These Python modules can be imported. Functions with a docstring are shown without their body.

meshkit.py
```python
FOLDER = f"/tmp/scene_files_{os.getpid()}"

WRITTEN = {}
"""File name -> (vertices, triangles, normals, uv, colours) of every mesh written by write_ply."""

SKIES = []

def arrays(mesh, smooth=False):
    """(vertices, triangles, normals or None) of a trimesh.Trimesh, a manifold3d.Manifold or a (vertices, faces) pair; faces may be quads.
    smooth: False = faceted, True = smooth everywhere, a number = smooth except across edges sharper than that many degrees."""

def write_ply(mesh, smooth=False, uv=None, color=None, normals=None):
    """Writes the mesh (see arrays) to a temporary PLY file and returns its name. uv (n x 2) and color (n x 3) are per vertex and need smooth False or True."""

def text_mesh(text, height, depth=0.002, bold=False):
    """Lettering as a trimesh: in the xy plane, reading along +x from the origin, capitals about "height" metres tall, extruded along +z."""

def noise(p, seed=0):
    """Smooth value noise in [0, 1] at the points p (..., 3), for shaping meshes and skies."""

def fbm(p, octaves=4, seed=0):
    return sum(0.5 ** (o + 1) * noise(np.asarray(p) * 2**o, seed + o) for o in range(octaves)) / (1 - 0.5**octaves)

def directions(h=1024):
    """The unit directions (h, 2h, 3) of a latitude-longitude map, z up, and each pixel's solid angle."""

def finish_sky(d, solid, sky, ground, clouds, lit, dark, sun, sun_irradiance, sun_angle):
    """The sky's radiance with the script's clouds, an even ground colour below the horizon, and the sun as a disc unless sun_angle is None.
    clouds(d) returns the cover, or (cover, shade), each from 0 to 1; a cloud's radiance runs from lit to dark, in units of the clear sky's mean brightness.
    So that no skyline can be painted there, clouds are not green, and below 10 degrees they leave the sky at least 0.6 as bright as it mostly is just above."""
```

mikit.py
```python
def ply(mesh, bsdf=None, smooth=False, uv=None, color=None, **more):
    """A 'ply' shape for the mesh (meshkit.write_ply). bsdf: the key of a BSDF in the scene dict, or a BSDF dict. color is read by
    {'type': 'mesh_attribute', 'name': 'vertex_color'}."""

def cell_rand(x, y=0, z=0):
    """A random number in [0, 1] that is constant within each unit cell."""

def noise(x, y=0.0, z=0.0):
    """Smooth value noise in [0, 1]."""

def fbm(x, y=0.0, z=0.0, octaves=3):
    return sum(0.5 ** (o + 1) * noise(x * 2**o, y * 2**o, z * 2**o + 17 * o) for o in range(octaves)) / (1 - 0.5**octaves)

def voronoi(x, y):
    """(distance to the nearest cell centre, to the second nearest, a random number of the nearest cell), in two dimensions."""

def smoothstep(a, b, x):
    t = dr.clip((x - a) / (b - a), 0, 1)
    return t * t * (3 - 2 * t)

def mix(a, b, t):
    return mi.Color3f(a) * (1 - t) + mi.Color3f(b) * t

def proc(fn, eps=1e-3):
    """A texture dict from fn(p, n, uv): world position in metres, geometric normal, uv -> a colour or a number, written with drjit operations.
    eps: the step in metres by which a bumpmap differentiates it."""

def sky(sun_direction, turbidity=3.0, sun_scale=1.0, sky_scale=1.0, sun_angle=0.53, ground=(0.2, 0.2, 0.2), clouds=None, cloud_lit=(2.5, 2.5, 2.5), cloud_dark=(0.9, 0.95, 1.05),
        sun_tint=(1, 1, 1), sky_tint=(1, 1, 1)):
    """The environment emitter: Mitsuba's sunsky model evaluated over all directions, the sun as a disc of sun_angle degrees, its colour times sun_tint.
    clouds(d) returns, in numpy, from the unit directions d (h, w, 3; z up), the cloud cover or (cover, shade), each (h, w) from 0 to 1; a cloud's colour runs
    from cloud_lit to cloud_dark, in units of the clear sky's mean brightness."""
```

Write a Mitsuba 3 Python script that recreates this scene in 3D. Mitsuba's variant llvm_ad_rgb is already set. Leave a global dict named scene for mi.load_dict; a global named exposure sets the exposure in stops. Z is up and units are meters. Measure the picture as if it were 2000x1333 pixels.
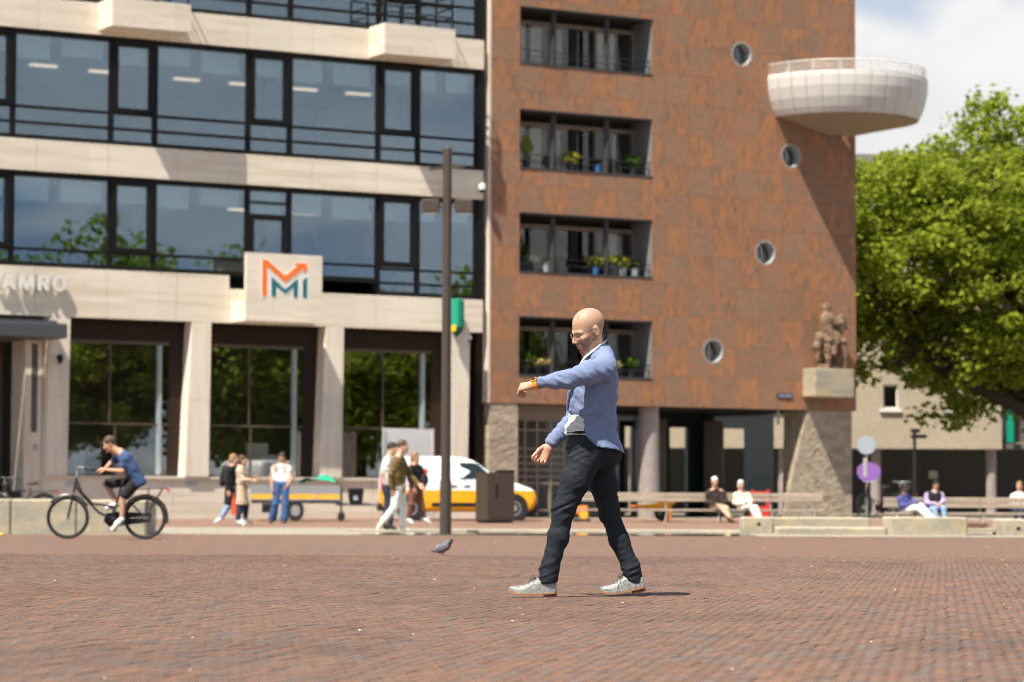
import math, random
import numpy as np, trimesh, drjit as dr, mitsuba as mi, mikit, meshkit
from mikit import noise, fbm, voronoi, cell_rand, smoothstep, mix, proc
from shapely.geometry import Polygon
from scipy.spatial import ConvexHull
import manifold3d as m3
T = mi.ScalarTransform4f
random.seed(7); RNG = np.random.default_rng(7)

# ---------------------------------------------------------------- camera, light, exposure
FOC, CAM_H, PITCH, ROLL = 5600.0 / 2000.0, 0.587, 0.0552, 0.004
EYE = np.array([0, 0, CAM_H])
_f = np.array([0, math.cos(PITCH), math.sin(PITCH)]); _u = np.array([0, -math.sin(PITCH), math.cos(PITCH)]); _x = np.array([1.0, 0, 0])
RIGHT = math.cos(ROLL) * _x + math.sin(ROLL) * _u
UP = -math.sin(ROLL) * _x + math.cos(ROLL) * _u
scene, labels = {}, {}
scene['camera'] = {'type': 'thinlens', 'fov': math.degrees(2 * math.atan(0.5 / FOC)), 'fov_axis': 'x', 'aperture_radius': 0.0142, 'focus_distance': 17.42,
                   'to_world': T().look_at(origin=EYE.tolist(), target=(EYE + _f).tolist(), up=UP.tolist()), 'near_clip': 0.1, 'far_clip': 3000.0}
SUN = (-0.300, -0.409, 0.862)

def clouds(d):
    """Scattered cumulus, thicker and whiter towards the horizon, with clear gaps between the heaps."""
    el = d[..., 2]
    s = d / np.maximum(el + 0.16, 0.05)[..., None]
    q = np.stack([s[..., 0] * 1.15 + 3.4, s[..., 1] * 1.15 + 1.0, s[..., 0] * 0], -1)
    big = meshkit.fbm(q, 5, 3); small = meshkit.fbm(q * 3.1 + 5.0, 5, 9)
    cover = np.clip((big * 0.72 + small * 0.28 - 0.52) / 0.09, 0, 1) ** 0.8
    low = np.clip((0.26 - el) / 0.08, 0, 1)
    heap = meshkit.fbm(np.stack([np.sin(np.arctan2(d[..., 0], d[..., 1])) * 5.2 + 2.0, np.cos(np.arctan2(d[..., 0], d[..., 1])) * 5.2, el * 11.0], -1), 5, 57)
    cover = np.maximum(cover, low * np.clip((heap - 0.44) / 0.16, 0, 1))
    az = np.degrees(np.arctan2(d[..., 0], d[..., 1])); eld = np.degrees(np.arcsin(np.clip(el, -1, 1)))
    wisp = meshkit.fbm(np.stack([az * 0.55, eld * 0.9, az * 0], -1), 4, 31)
    gap = np.clip(1.25 - np.hypot((az - 7.9) / 1.6, (eld - 10.4) / 1.5) - 2.6 * (wisp - 0.45), 0, 1) * (d[..., 1] > 0)
    front = np.clip(1.6 - np.abs(az - 8.0) / 12.0, 0, 1) * (el < 0.25)
    cover = np.maximum(cover, front * (0.86 + 0.14 * small)) * (1 - 0.55 * gap)
    shade = np.clip((0.6 * meshkit.fbm(q * 1.7 + 11.0, 5, 21) + 0.4 * meshkit.fbm(np.stack([az * 0.30, eld * 0.6, az * 0], -1), 4, 41) - 0.40) * 2.4, 0, 1) * 0.7
    return cover, shade
scene['sky'] = mikit.sky(SUN, turbidity=3, clouds=clouds, cloud_lit=(3.35, 3.3, 3.25), cloud_dark=(1.9, 1.95, 2.02), sun_tint=(0.90, 1.0, 1.12), sun_scale=2.0)
exposure = 1.6

# ---------------------------------------------------------------- bookkeeping
def numbered(k):
    if k not in USED: USED.add(k); return k
    i = 1
    while f'{k}_{i:03d}' in USED: i += 1
    USED.add(f'{k}_{i:03d}'); return f'{k}_{i:03d}'
USED = set()
def lab(k, label=None, cat=None, group=None, kind=None):
    d = labels.setdefault(k, {})
    for a, b in (('label', label), ('category', cat), ('group', group), ('kind', kind)):
        if b: d[a] = b
    return k
def thing(name, label, cat, group=None):
    return lab(numbered(name), label, cat, group)
def obj(name, mesh, mat, parent=None, smooth=False, color=None, label=None, kind=None, **more):
    """ONE entry of scene; with a parent it is a part of that thing."""
    k = numbered(f'{parent}__{name}' if parent else name)
    if isinstance(mesh, list): mesh = cat(mesh)
    scene[k] = mikit.ply(mesh, 'mat_' + mat, smooth=smooth, color=color, **more)
    if label or kind: lab(k, label, kind=kind)
    return k
def solo(name, mesh, mat, label, cat_, group=None, **kw):
    k = obj(name, mesh, mat, None, **kw); return lab(k, label, cat_, group)
def struct(name, mesh, mat, label, **kw):
    k = obj(name, mesh, mat, None, **kw); return lab(k, label, name.replace('_', ' '), kind='structure')

# ---------------------------------------------------------------- mesh helpers
def tm(v, f): return trimesh.Trimesh(np.asarray(v, float), np.asarray(f, int), process=False)
def cat(ms):
    ms = [m for m in ms if m is not None]
    v, f, o = [], [], 0
    for m in ms:
        v.append(m.vertices); f.append(m.faces + o); o += len(m.vertices)
    return tm(np.vstack(v), np.vstack(f))
_BF = np.array([[0,1,3],[0,3,2],[4,6,7],[4,7,5],[0,4,5],[0,5,1],[2,3,7],[2,7,6],[0,2,6],[0,6,4],[1,5,7],[1,7,3]])
def bx(x0, x1, y0, y1, z0, z1, bev=0.0):
    x0, x1 = min(x0, x1), max(x0, x1); y0, y1 = min(y0, y1), max(y0, y1); z0, z1 = min(z0, z1), max(z0, z1)
    if bev <= 0:
        v = np.array([[x, y, z] for x in (x0, x1) for y in (y0, y1) for z in (z0, z1)])
        return tm(v, _BF)
    b = bev; pts = []
    for sx, X in ((1, x0), (-1, x1)):
        for sy, Y in ((1, y0), (-1, y1)):
            for sz, Z in ((1, z0), (-1, z1)):
                pts += [[X, Y + sy * b, Z + sz * b], [X + sx * b, Y, Z + sz * b], [X + sx * b, Y + sy * b, Z]]
    return hull(pts)
def hull(pts):
    pts = np.asarray(pts, float); h = ConvexHull(pts)
    used = np.unique(h.simplices); ix = -np.ones(len(pts), int); ix[used] = np.arange(len(used))
    f = ix[h.simplices]; v = pts[used]
    nn = np.cross(v[f[:, 1]] - v[f[:, 0]], v[f[:, 2]] - v[f[:, 0]])
    flip = (nn * h.equations[:, :3]).sum(1) < 0
    f[flip] = f[flip][:, ::-1]
    return tm(v, f)
def tube(points, rad, sides=8, closed=False):
    p = np.asarray(points, float); n = len(p); r = np.broadcast_to(np.asarray(rad, float), (n,))
    t = (np.roll(p, -1, 0) - np.roll(p, 1, 0)) if closed else np.gradient(p, axis=0)
    t /= np.linalg.norm(t, axis=1, keepdims=True) + 1e-12
    a = np.cross(t[0], [0, 0, 1.0]) if abs(t[0][2]) < 0.9 else np.cross(t[0], [1.0, 0, 0])
    A = []
    for i in range(n):
        a = a - t[i] * (a @ t[i]); a /= np.linalg.norm(a) + 1e-12; A.append(a)
    A = np.array(A); B = np.cross(t, A)
    an = np.arange(sides) * 2 * np.pi / sides
    v = (p[:, None] + r[:, None, None] * (np.cos(an)[None, :, None] * A[:, None] + np.sin(an)[None, :, None] * B[:, None])).reshape(-1, 3)
    f = []
    for i in range(n if closed else n - 1):
        k = (i + 1) % n
        for j in range(sides):
            j2 = (j + 1) % sides
            f += [[i*sides+j, i*sides+j2, k*sides+j2], [i*sides+j, k*sides+j2, k*sides+j]]
    if not closed:
        v = np.vstack([v, p[:1], p[-1:]]); c0, c1 = n * sides, n * sides + 1
        for j in range(sides):
            j2 = (j + 1) % sides
            f += [[c0, j2, j], [c1, (n-1)*sides+j, (n-1)*sides+j2]]
    return tm(v, f)
def rod(a, b, r, sides=8): return tube([a, b], [r, r], sides)
def lathe(prof, sides=32, center=(0, 0, 0), axis=None):
    """prof: (radius, height) pairs from bottom to top (outer side)."""
    prof = np.asarray(prof, float); n = len(prof); an = np.arange(sides) * 2 * np.pi / sides
    v = np.stack([prof[:, None, 0] * np.cos(an), prof[:, None, 0] * np.sin(an), np.broadcast_to(prof[:, None, 1], (n, sides))], -1).reshape(-1, 3)
    f = []
    for i in range(n - 1):
        for j in range(sides):
            j2 = (j + 1) % sides
            f += [[i*sides+j, i*sides+j2, (i+1)*sides+j2], [i*sides+j, (i+1)*sides+j2, (i+1)*sides+j]]
    m = tm(v, f)
    if axis is not None:
        m.apply_transform(trimesh.geometry.align_vectors([0, 0, 1], axis))
    m.apply_translation(center); return m
def disc(c, r, axis, depth, sides=24):
    """A solid coin whose face looks along axis, depth thick, centred on c."""
    m = lathe([(1e-4, -depth/2), (r, -depth/2), (r, depth/2), (1e-4, depth/2)], sides)
    m.apply_transform(trimesh.geometry.align_vectors([0, 0, 1], axis)); m.apply_translation(c); return m
def extrude(poly, depth):
    """A shapely polygon in xy extruded from z=0 to depth."""
    gs = getattr(poly, 'geoms', [poly])
    return cat([trimesh.creation.extrude_polygon(g, depth, engine='earcut') for g in gs])
def blob(c, r, seed=0, rough=0.25, sub=2):
    m = trimesh.creation.icosphere(sub); v = m.vertices.copy()
    k = 1 + rough * (meshkit.fbm(v * 1.7 + seed * 3.1, 3, seed) - 0.5) * 2
    return tm(v * k[:, None] * np.asarray(r) + np.asarray(c), m.faces)
def loft(rings, cap=True):
    """rings: list of equally long (n, 3) loops, each counter-clockwise seen from the end they go towards."""
    R = np.array(rings); n, m = R.shape[:2]; v = R.reshape(-1, 3); f = []
    for i in range(n - 1):
        for j in range(m):
            j2 = (j + 1) % m
            f += [[i*m+j, i*m+j2, (i+1)*m+j2], [i*m+j, (i+1)*m+j2, (i+1)*m+j]]
    if cap:
        v = np.vstack([v, R[0].mean(0), R[-1].mean(0)])
        for j in range(m):
            j2 = (j + 1) % m
            f += [[n*m, j2, j], [n*m+1, (n-1)*m+j, (n-1)*m+j2]]
    return tm(v, f)

# ---------------------------------------------------------------- the frontage both buildings share: u along it, w out of it, z up
TH = 0.5301
TX, TY = math.cos(TH), math.sin(TH)
FT = np.array([TX, TY, 0.0]); FN = np.array([TY, -TX, 0.0]); FJ = np.array([-0.62, 75.7, 0.0])
def F(m):
    """A mesh modelled in (u, w, z) of the frontage, put into the world."""
    if isinstance(m, list): m = cat(m)
    v = np.asarray(m.vertices)
    return tm(FJ + v[:, :1] * FT + v[:, 1:2] * FN + v[:, 2:] * [0, 0, 1.0], np.asarray(m.faces)[:, ::-1])
def Fp(u, w, z): return FJ + u * FT + w * FN + np.array([0, 0, z])
OS = 1.0085
FJO = EYE + (FJ - EYE) * OS
def FO(m):
    """The office's own frontage: the same lines, its face almost flush with the brick building's (0.05 m in front of it)."""
    if isinstance(m, list): m = cat(m)
    v = np.asarray(m.vertices)
    return tm(FJO + OS * (v[:, :1] * FT + v[:, 1:2] * FN + v[:, 2:] * [0, 0, 1.0]), np.asarray(m.faces)[:, ::-1])
def quadF(u0, u1, w, z0, z1, fr=None):
    return (fr or F)(tm([[u0, w, z0], [u1, w, z0], [u1, w, z1], [u0, w, z1]], [[0, 2, 1], [0, 3, 2]]))
def ground_z(Y): return float(np.clip((Y - 62.0) / 12.0, 0, 1) * 0.10)
def at(px, py, Y):
    """The point at distance Y that the photograph shows at this pixel (2000 px wide)."""
    d = _f + RIGHT * (px - 1000) / 5600.0 - UP * (py - 666.5) / 5600.0
    return EYE + d * (Y / d[1])
def on_ground(px, Y): 
    d = _f + RIGHT * (px - 1000) / 5600.0
    return np.array([d[0] / d[1] * Y, Y, ground_z(Y)])

# ---------------------------------------------------------------- materials
def rgb(c): return {'type': 'rgb', 'value': [float(x) for x in c]}
def M(name, color, rough=0.6, metal=0.0, spec=0.5, two=True, **kw):
    b = {'type': 'principled', 'base_color': color if isinstance(color, dict) else rgb(color), 'roughness': rough if isinstance(rough, dict) else float(rough), 'metallic': float(metal), 'specular': float(spec), **kw}
    scene['mat_' + name] = {'type': 'twosided', 'bsdf': b} if two else b
    return name
VC = {'type': 'mesh_attribute', 'name': 'vertex_color'}
def fu(p): return (p.x - FJ[0]) * TX + (p.y - FJ[1]) * TY
def fw_(p): return (p.x - FJ[0]) * TY - (p.y - FJ[1]) * TX

def _trav(p, n, uv):
    u, w, z = fu(p), fw_(p), p.z
    vein = fbm(u * 0.55 + 3, z * 9.0, w * 0.8, 4)
    blotch = fbm(u * 0.5, z * 0.8, w * 0.5 + 7, 3)
    pit = smoothstep(0.70, 0.80, fbm(u * 9, z * 34, w * 9, 2))
    slab = cell_rand(dr.floor(u / 1.85 + 0.13), dr.floor(z / 3.43), 5)
    c = mix((0.82, 0.735, 0.61), (0.70, 0.61, 0.485), smoothstep(0.35, 0.72, vein))
    c = mix(c, (0.77, 0.70, 0.60), smoothstep(0.4, 0.75, blotch) * 0.7)
    return c * (0.93 + 0.10 * slab) * (1 - 0.22 * pit)
M('travertine', proc(_trav), 0.55, spec=0.35)
def _travcol(p, n, uv):
    u, w, z = fu(p), fw_(p), p.z
    vein = fbm(u * 8.0, z * 0.5 + 3, w * 8.0, 4)
    stain = smoothstep(0.55, 0.75, fbm(u * 1.6, z * 0.7, w * 1.6 + 4, 3))
    c = mix((0.81, 0.735, 0.62), (0.68, 0.595, 0.485), smoothstep(0.35, 0.75, vein))
    return mix(c, (0.60, 0.545, 0.46), stain * 0.4)
M('travertine_column', proc(_travcol), 0.55, spec=0.35)

def _brick_up(p, n, uv):
    """bricks set on end: tall narrow units, orange to red"""
    u, z = fu(p) / 0.066, p.z / 0.218
    ci = dr.floor(u); v = z + cell_rand(ci, 3, 3); ri = dr.floor(v); f, g = u - ci, v - ri
    r1, r2 = cell_rand(ci, ri, 11), cell_rand(ci, ri, 12)
    joint = dr.maximum(smoothstep(0.16, 0.06, dr.minimum(f, 1 - f)), smoothstep(0.05, 0.02, dr.minimum(g, 1 - g)))
    c = mix((0.325, 0.150, 0.082), (0.405, 0.176, 0.083), r1)
    c = mix(c, (0.53, 0.205, 0.070), smoothstep(0.80, 0.90, cell_rand(dr.floor(ci / 2), ri, 17)) * 0.40)
    c = mix(c, (0.215, 0.138, 0.095), smoothstep(0.72, 0.86, r2))
    return mix(c, (0.25, 0.185, 0.13), joint * 0.7) * (0.90 + 0.2 * fbm(fu(p) * 0.5, p.z * 0.5, 9, 3))
M('brick_upright', proc(_brick_up), 0.75, spec=0.2)
def _brick_weave(p, n, uv):
    """basket weave laid on the diagonal, half of the bricks dark and greyish"""
    a, b = (fu(p) + p.z) * 0.7071 / 0.105, (fu(p) - p.z) * 0.7071 / 0.105
    ca, cb = dr.floor(a), dr.floor(b); par = ca + cb - 2 * dr.floor((ca + cb) * 0.5)
    s = dr.select(par > 0.5, a - ca, b - cb); t = dr.floor(s * 2); ft = s * 2 - t
    r1, r2 = cell_rand(ca * 2 + t, cb, 15), cell_rand(ca * 2 + t, cb, 16)
    edge = dr.minimum(dr.minimum(ft, 1 - ft) * 0.5, dr.minimum(dr.minimum(a - ca, 1 - a + ca), dr.minimum(b - cb, 1 - b + cb)))
    c = mix((0.320, 0.168, 0.102), (0.400, 0.178, 0.090), r1)
    c = mix(c, (0.215, 0.160, 0.120), smoothstep(0.45, 0.62, r2) * 0.70)
    return mix(c, (0.20, 0.150, 0.112), smoothstep(0.09, 0.03, edge) * 0.8) * (0.90 + 0.2 * fbm(fu(p) * 0.5, p.z * 0.5, 4, 3))
M('brick_weave', proc(_brick_weave), 0.8, spec=0.2)
# the sett pattern of the square: rows of narrow bricks, long side in depth
SA = math.radians(74.0); SL, SW = 0.205, 0.0535
SLX, SLY = math.cos(SA), math.sin(SA)
def sett_colour(r, patch):
    """numpy: albedo of each brick from random numbers r (n, 3) and a slow patch value"""
    a, b, c = np.array([0.108, 0.068, 0.053]), np.array([0.130, 0.073, 0.051]), np.array([0.096, 0.073, 0.065])
    k = np.clip(r[:, :1], 0, 1); col = a * (1 - k) + b * k
    g = np.clip((r[:, 1:2] + 0.55 * (patch[:, None] - 0.5) - 0.66) / 0.14, 0, 1) * (0.55 + 0.45 * r[:, 2:3])
    return (col * (1 - g) + c * g) * (0.87 + 0.22 * r[:, 2:3])
def _sett_far(p, n, uv):
    l = (p.x * SLX + p.y * SLY) / SL; s = (p.x * SLY - p.y * SLX) / SW
    row = dr.floor(l); s = s + 0.5 * (row - 2 * dr.floor(row * 0.5)); ci = dr.floor(s)
    r1, r2, r3 = cell_rand(ci, row, 1), cell_rand(ci, row, 2), cell_rand(ci, row, 3)
    patch = fbm(p.x * 0.5 + 2, p.y * 0.5, 1, 3)
    c = mix((0.108, 0.068, 0.053), (0.130, 0.073, 0.051), r1)
    g = dr.clip((r2 + 0.55 * (patch - 0.5) - 0.66) / 0.14, 0, 1) * (0.55 + 0.45 * r3)
    c = mix(c, (0.096, 0.073, 0.065), g) * (0.87 + 0.22 * r3)
    fl, fs = l - row, s - ci
    j = dr.maximum(smoothstep(0.03, 0.012, dr.minimum(fl, 1 - fl)), smoothstep(0.07, 0.03, dr.minimum(fs, 1 - fs)))
    return mix(c, (0.07, 0.055, 0.046), j * 0.7)
M('sett_far', proc(_sett_far), 0.8, spec=0.25)
def _sett_near(p, n, uv):
    g = fbm(p.x * 60, p.y * 60, p.z * 60, 3)
    blot = smoothstep(0.55, 0.8, fbm(p.x * 7, p.y * 7, 4, 3))
    return mi.Color3f(1.0) * (0.80 + 0.36 * g) * (1 - 0.18 * blot)
M('brick_paving', VC, 0.75, spec=0.3)
def _sand(p, n, uv):
    return mix((0.06, 0.047, 0.038), (0.11, 0.09, 0.072), fbm(p.x * 30, p.y * 30, 0, 3))
M('joint_sand', proc(_sand), 0.9, spec=0.1)
def _pave(p, n, uv):
    u, w = fu(p), fw_(p)
    a, b = u / 0.62, w / 0.62
    ci, cj = dr.floor(a), dr.floor(b)
    j = smoothstep(0.03, 0.01, dr.minimum(dr.minimum(a - ci, 1 - a + ci), dr.minimum(b - cj, 1 - b + cj)))
    c = mix((0.235, 0.208, 0.17), (0.185, 0.165, 0.137), 0.6 * cell_rand(ci, cj, 4) + 0.5 * (fbm(p.x * 0.8, p.y * 0.8, 0, 4) - 0.2))
    return mix(c, (0.22, 0.18, 0.14), j * 0.6)
M('stone_paving', proc(_pave), 0.7, spec=0.3)
def _road(p, n, uv):
    l = p.x / 0.21; s = p.y / 0.07; row = dr.floor(s); l = l + 0.5 * (row - 2 * dr.floor(row * 0.5)); ci = dr.floor(l)
    c = mix((0.17, 0.10, 0.072), (0.125, 0.083, 0.066), cell_rand(ci, row, 8))
    return c * (0.85 + 0.3 * fbm(p.x * 0.7, p.y * 0.7, 2, 3))
M('road_brick', proc(_road), 0.8, spec=0.25)
def _lichen(p, n, uv):
    f1 = fbm(p.x * 1.6, p.y * 1.6, p.z * 3.0, 4); f2 = fbm(p.x * 3.3 + 9, p.y * 3.3, p.z * 5, 4); f3 = fbm(p.x * 22, p.y * 22, p.z * 22, 3)
    c = mix((0.40, 0.35, 0.265), (0.32, 0.29, 0.23), smoothstep(0.35, 0.65, f1))
    c = mix(c, (0.50, 0.385, 0.20), smoothstep(0.56, 0.70, f2) * 0.6)
    c = mix(c, (0.27, 0.25, 0.205), smoothstep(0.60, 0.74, f1 * 0.5 + f2 * 0.5) * 0.7)
    return c * (0.80 + 0.4 * f3)
M('weathered_stone', proc(_lichen), 0.8, spec=0.25)
def _rough(p, n, uv):
    f = fbm(p.x * 5, p.y * 5, p.z * 5, 4)
    return mix((0.42, 0.345, 0.262), (0.31, 0.252, 0.19), smoothstep(0.35, 0.7, f)) * (0.85 + 0.3 * fbm(p.x * 26, p.y * 26, p.z * 26, 2))
M('bush_hammered', proc(_rough), 0.85, spec=0.2)
def _wood(p, n, uv):
    g = fbm(p.x * 1.3, p.y * 9, p.z * 40, 4)
    return mix((0.45, 0.375, 0.30), (0.29, 0.235, 0.185), smoothstep(0.35, 0.7, g))
M('grey_wood', proc(_wood), 0.75, spec=0.2)
def _stucco(p, n, uv):
    f = fbm(p.x * 0.5, p.y * 0.5, p.z * 0.7, 4)
    return mix((0.44, 0.375, 0.285), (0.37, 0.31, 0.235), f) * (0.9 + 0.2 * fbm(p.x * 9, p.y * 9, p.z * 9, 2))
M('stucco', proc(_stucco), 0.85, spec=0.2)
def _bronze_stone(p, n, uv):
    f = fbm(p.x * 9, p.y * 9, p.z * 9, 4)
    return mix((0.155, 0.098, 0.064), (0.27, 0.18, 0.118), smoothstep(0.35, 0.7, f))
M('terracotta', proc(_bronze_stone), 0.75, spec=0.25)
def _granite(p, n, uv):
    return mix((0.40, 0.345, 0.325), (0.27, 0.225, 0.21), smoothstep(0.4, 0.62, fbm(p.x * 34, p.y * 34, p.z * 34, 2)))
M('pale_granite', proc(_granite), 0.45, spec=0.4)

M('black_frame', (0.012, 0.011, 0.011), 0.35, spec=0.15)
M('dark_steel', (0.03, 0.029, 0.03), 0.45, spec=0.15)
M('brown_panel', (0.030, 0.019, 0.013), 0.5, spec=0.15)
M('canopy_metal', (0.095, 0.105, 0.115), 0.4, metal=0.4)
M('bronze_frame', (0.10, 0.075, 0.055), 0.4, metal=0.3)
M('beige_frame', (0.24, 0.19, 0.145), 0.5)
M('grey_paint', (0.36, 0.37, 0.365), 0.6)
M('balcony_metal', (0.58, 0.565, 0.535), 0.45)
M('loggia_render', (0.21, 0.215, 0.215), 0.7, spec=0.2)
M('dark_grey_paint', (0.06, 0.06, 0.064), 0.5, spec=0.15)
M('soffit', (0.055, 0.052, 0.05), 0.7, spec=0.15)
M('interior_wall', (0.165, 0.185, 0.20), 0.8)
M('interior_dark', (0.13, 0.125, 0.12), 0.8, spec=0.15)
M('interior_floor', (0.10, 0.10, 0.10), 0.7)
M('blind', (0.52, 0.58, 0.56), 0.8)
M('curtain', (0.42, 0.45, 0.40), 0.9)
M('curtain_dark', (0.16, 0.13, 0.11), 0.9)
M('white_metal', (0.74, 0.72, 0.68), 0.4)
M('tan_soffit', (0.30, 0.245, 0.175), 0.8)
M('white_enamel', (0.80, 0.80, 0.79), 0.3)
M('lamp_brown', (0.085, 0.064, 0.052), 0.45, metal=0.25)
M('galvanised', (0.45, 0.46, 0.47), 0.4, metal=0.6)
M('steel_pale', (0.52, 0.51, 0.49), 0.45, metal=0.3)
M('letter_face', (0.80, 0.78, 0.72), 0.4)
M('letter_side', (0.10, 0.095, 0.085), 0.5)
M('orange_sign', (0.93, 0.20, 0.025), 0.45)
M('teal_sign', (0.008, 0.15, 0.20), 0.45)
M('white_sign', (0.85, 0.85, 0.83), 0.45)
M('green_sign', (0.0, 0.30, 0.19), 0.35)
M('green_sign_dark', (0.005, 0.12, 0.085), 0.35)
M('yellow_sign', (0.85, 0.50, 0.02), 0.4)
M('fin_blue', (0.33, 0.40, 0.42), 0.3)
M('blue_plate', (0.03, 0.035, 0.10), 0.35)
M('black_rubber', (0.016, 0.016, 0.017), 0.75)
M('black_plastic', (0.022, 0.022, 0.023), 0.5, spec=0.15)
M('van_white', (0.80, 0.81, 0.82), 0.22, clearcoat=0.6)
M('van_yellow', (0.90, 0.41, 0.006), 0.25, clearcoat=0.6)
M('car_glass', (0.018, 0.028, 0.028), 0.06, spec=0.8)
M('hub_silver', (0.50, 0.49, 0.47), 0.35, metal=0.6)
M('red_plastic', (0.62, 0.045, 0.03), 0.4)
M('orange_paint', (0.80, 0.22, 0.02), 0.4)
M('yellow_paint', (0.82, 0.45, 0.04), 0.4)
M('tarp_green', (0.015, 0.42, 0.26), 0.5)
M('purple_sign', (0.27, 0.13, 0.45), 0.4)
M('sign_grey', (0.36, 0.42, 0.50), 0.4)
M('pot_blue', (0.05, 0.16, 0.38), 0.4)
M('pot_pale', (0.42, 0.48, 0.50), 0.45)
M('pot_dark', (0.035, 0.035, 0.04), 0.5)
M('slate', (0.10, 0.088, 0.085), 0.7)
M('soil', (0.05, 0.035, 0.022), 0.9)
M('bark', (0.060, 0.045, 0.034), 0.9, spec=0.15)
M('litter', (0.75, 0.72, 0.66), 0.7)
scene['mat_glass'] = {'type': 'thindielectric', 'int_ior': 2.3, 'specular_reflectance': rgb((0.62, 0.82, 1.0)), 'specular_transmittance': rgb((0.62, 0.72, 0.74))}
scene['mat_shop_glass'] = {'type': 'thindielectric', 'int_ior': 2.25}
scene['mat_clear_glass'] = {'type': 'thindielectric', 'int_ior': 1.5}
scene['mat_water_surface'] = {'type': 'plastic', 'diffuse_reflectance': rgb((0.075, 0.062, 0.04)), 'int_ior': 1.33}
scene['mat_leaf'] = {'type': 'principledthin', 'base_color': VC, 'roughness': 0.5, 'spec_trans': 0.0, 'diff_trans': 0.95, 'eta': 1.35}
scene['mat_ceiling_glow'] = {'type': 'diffuse', 'reflectance': rgb((0.6, 0.55, 0.45))}
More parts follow.
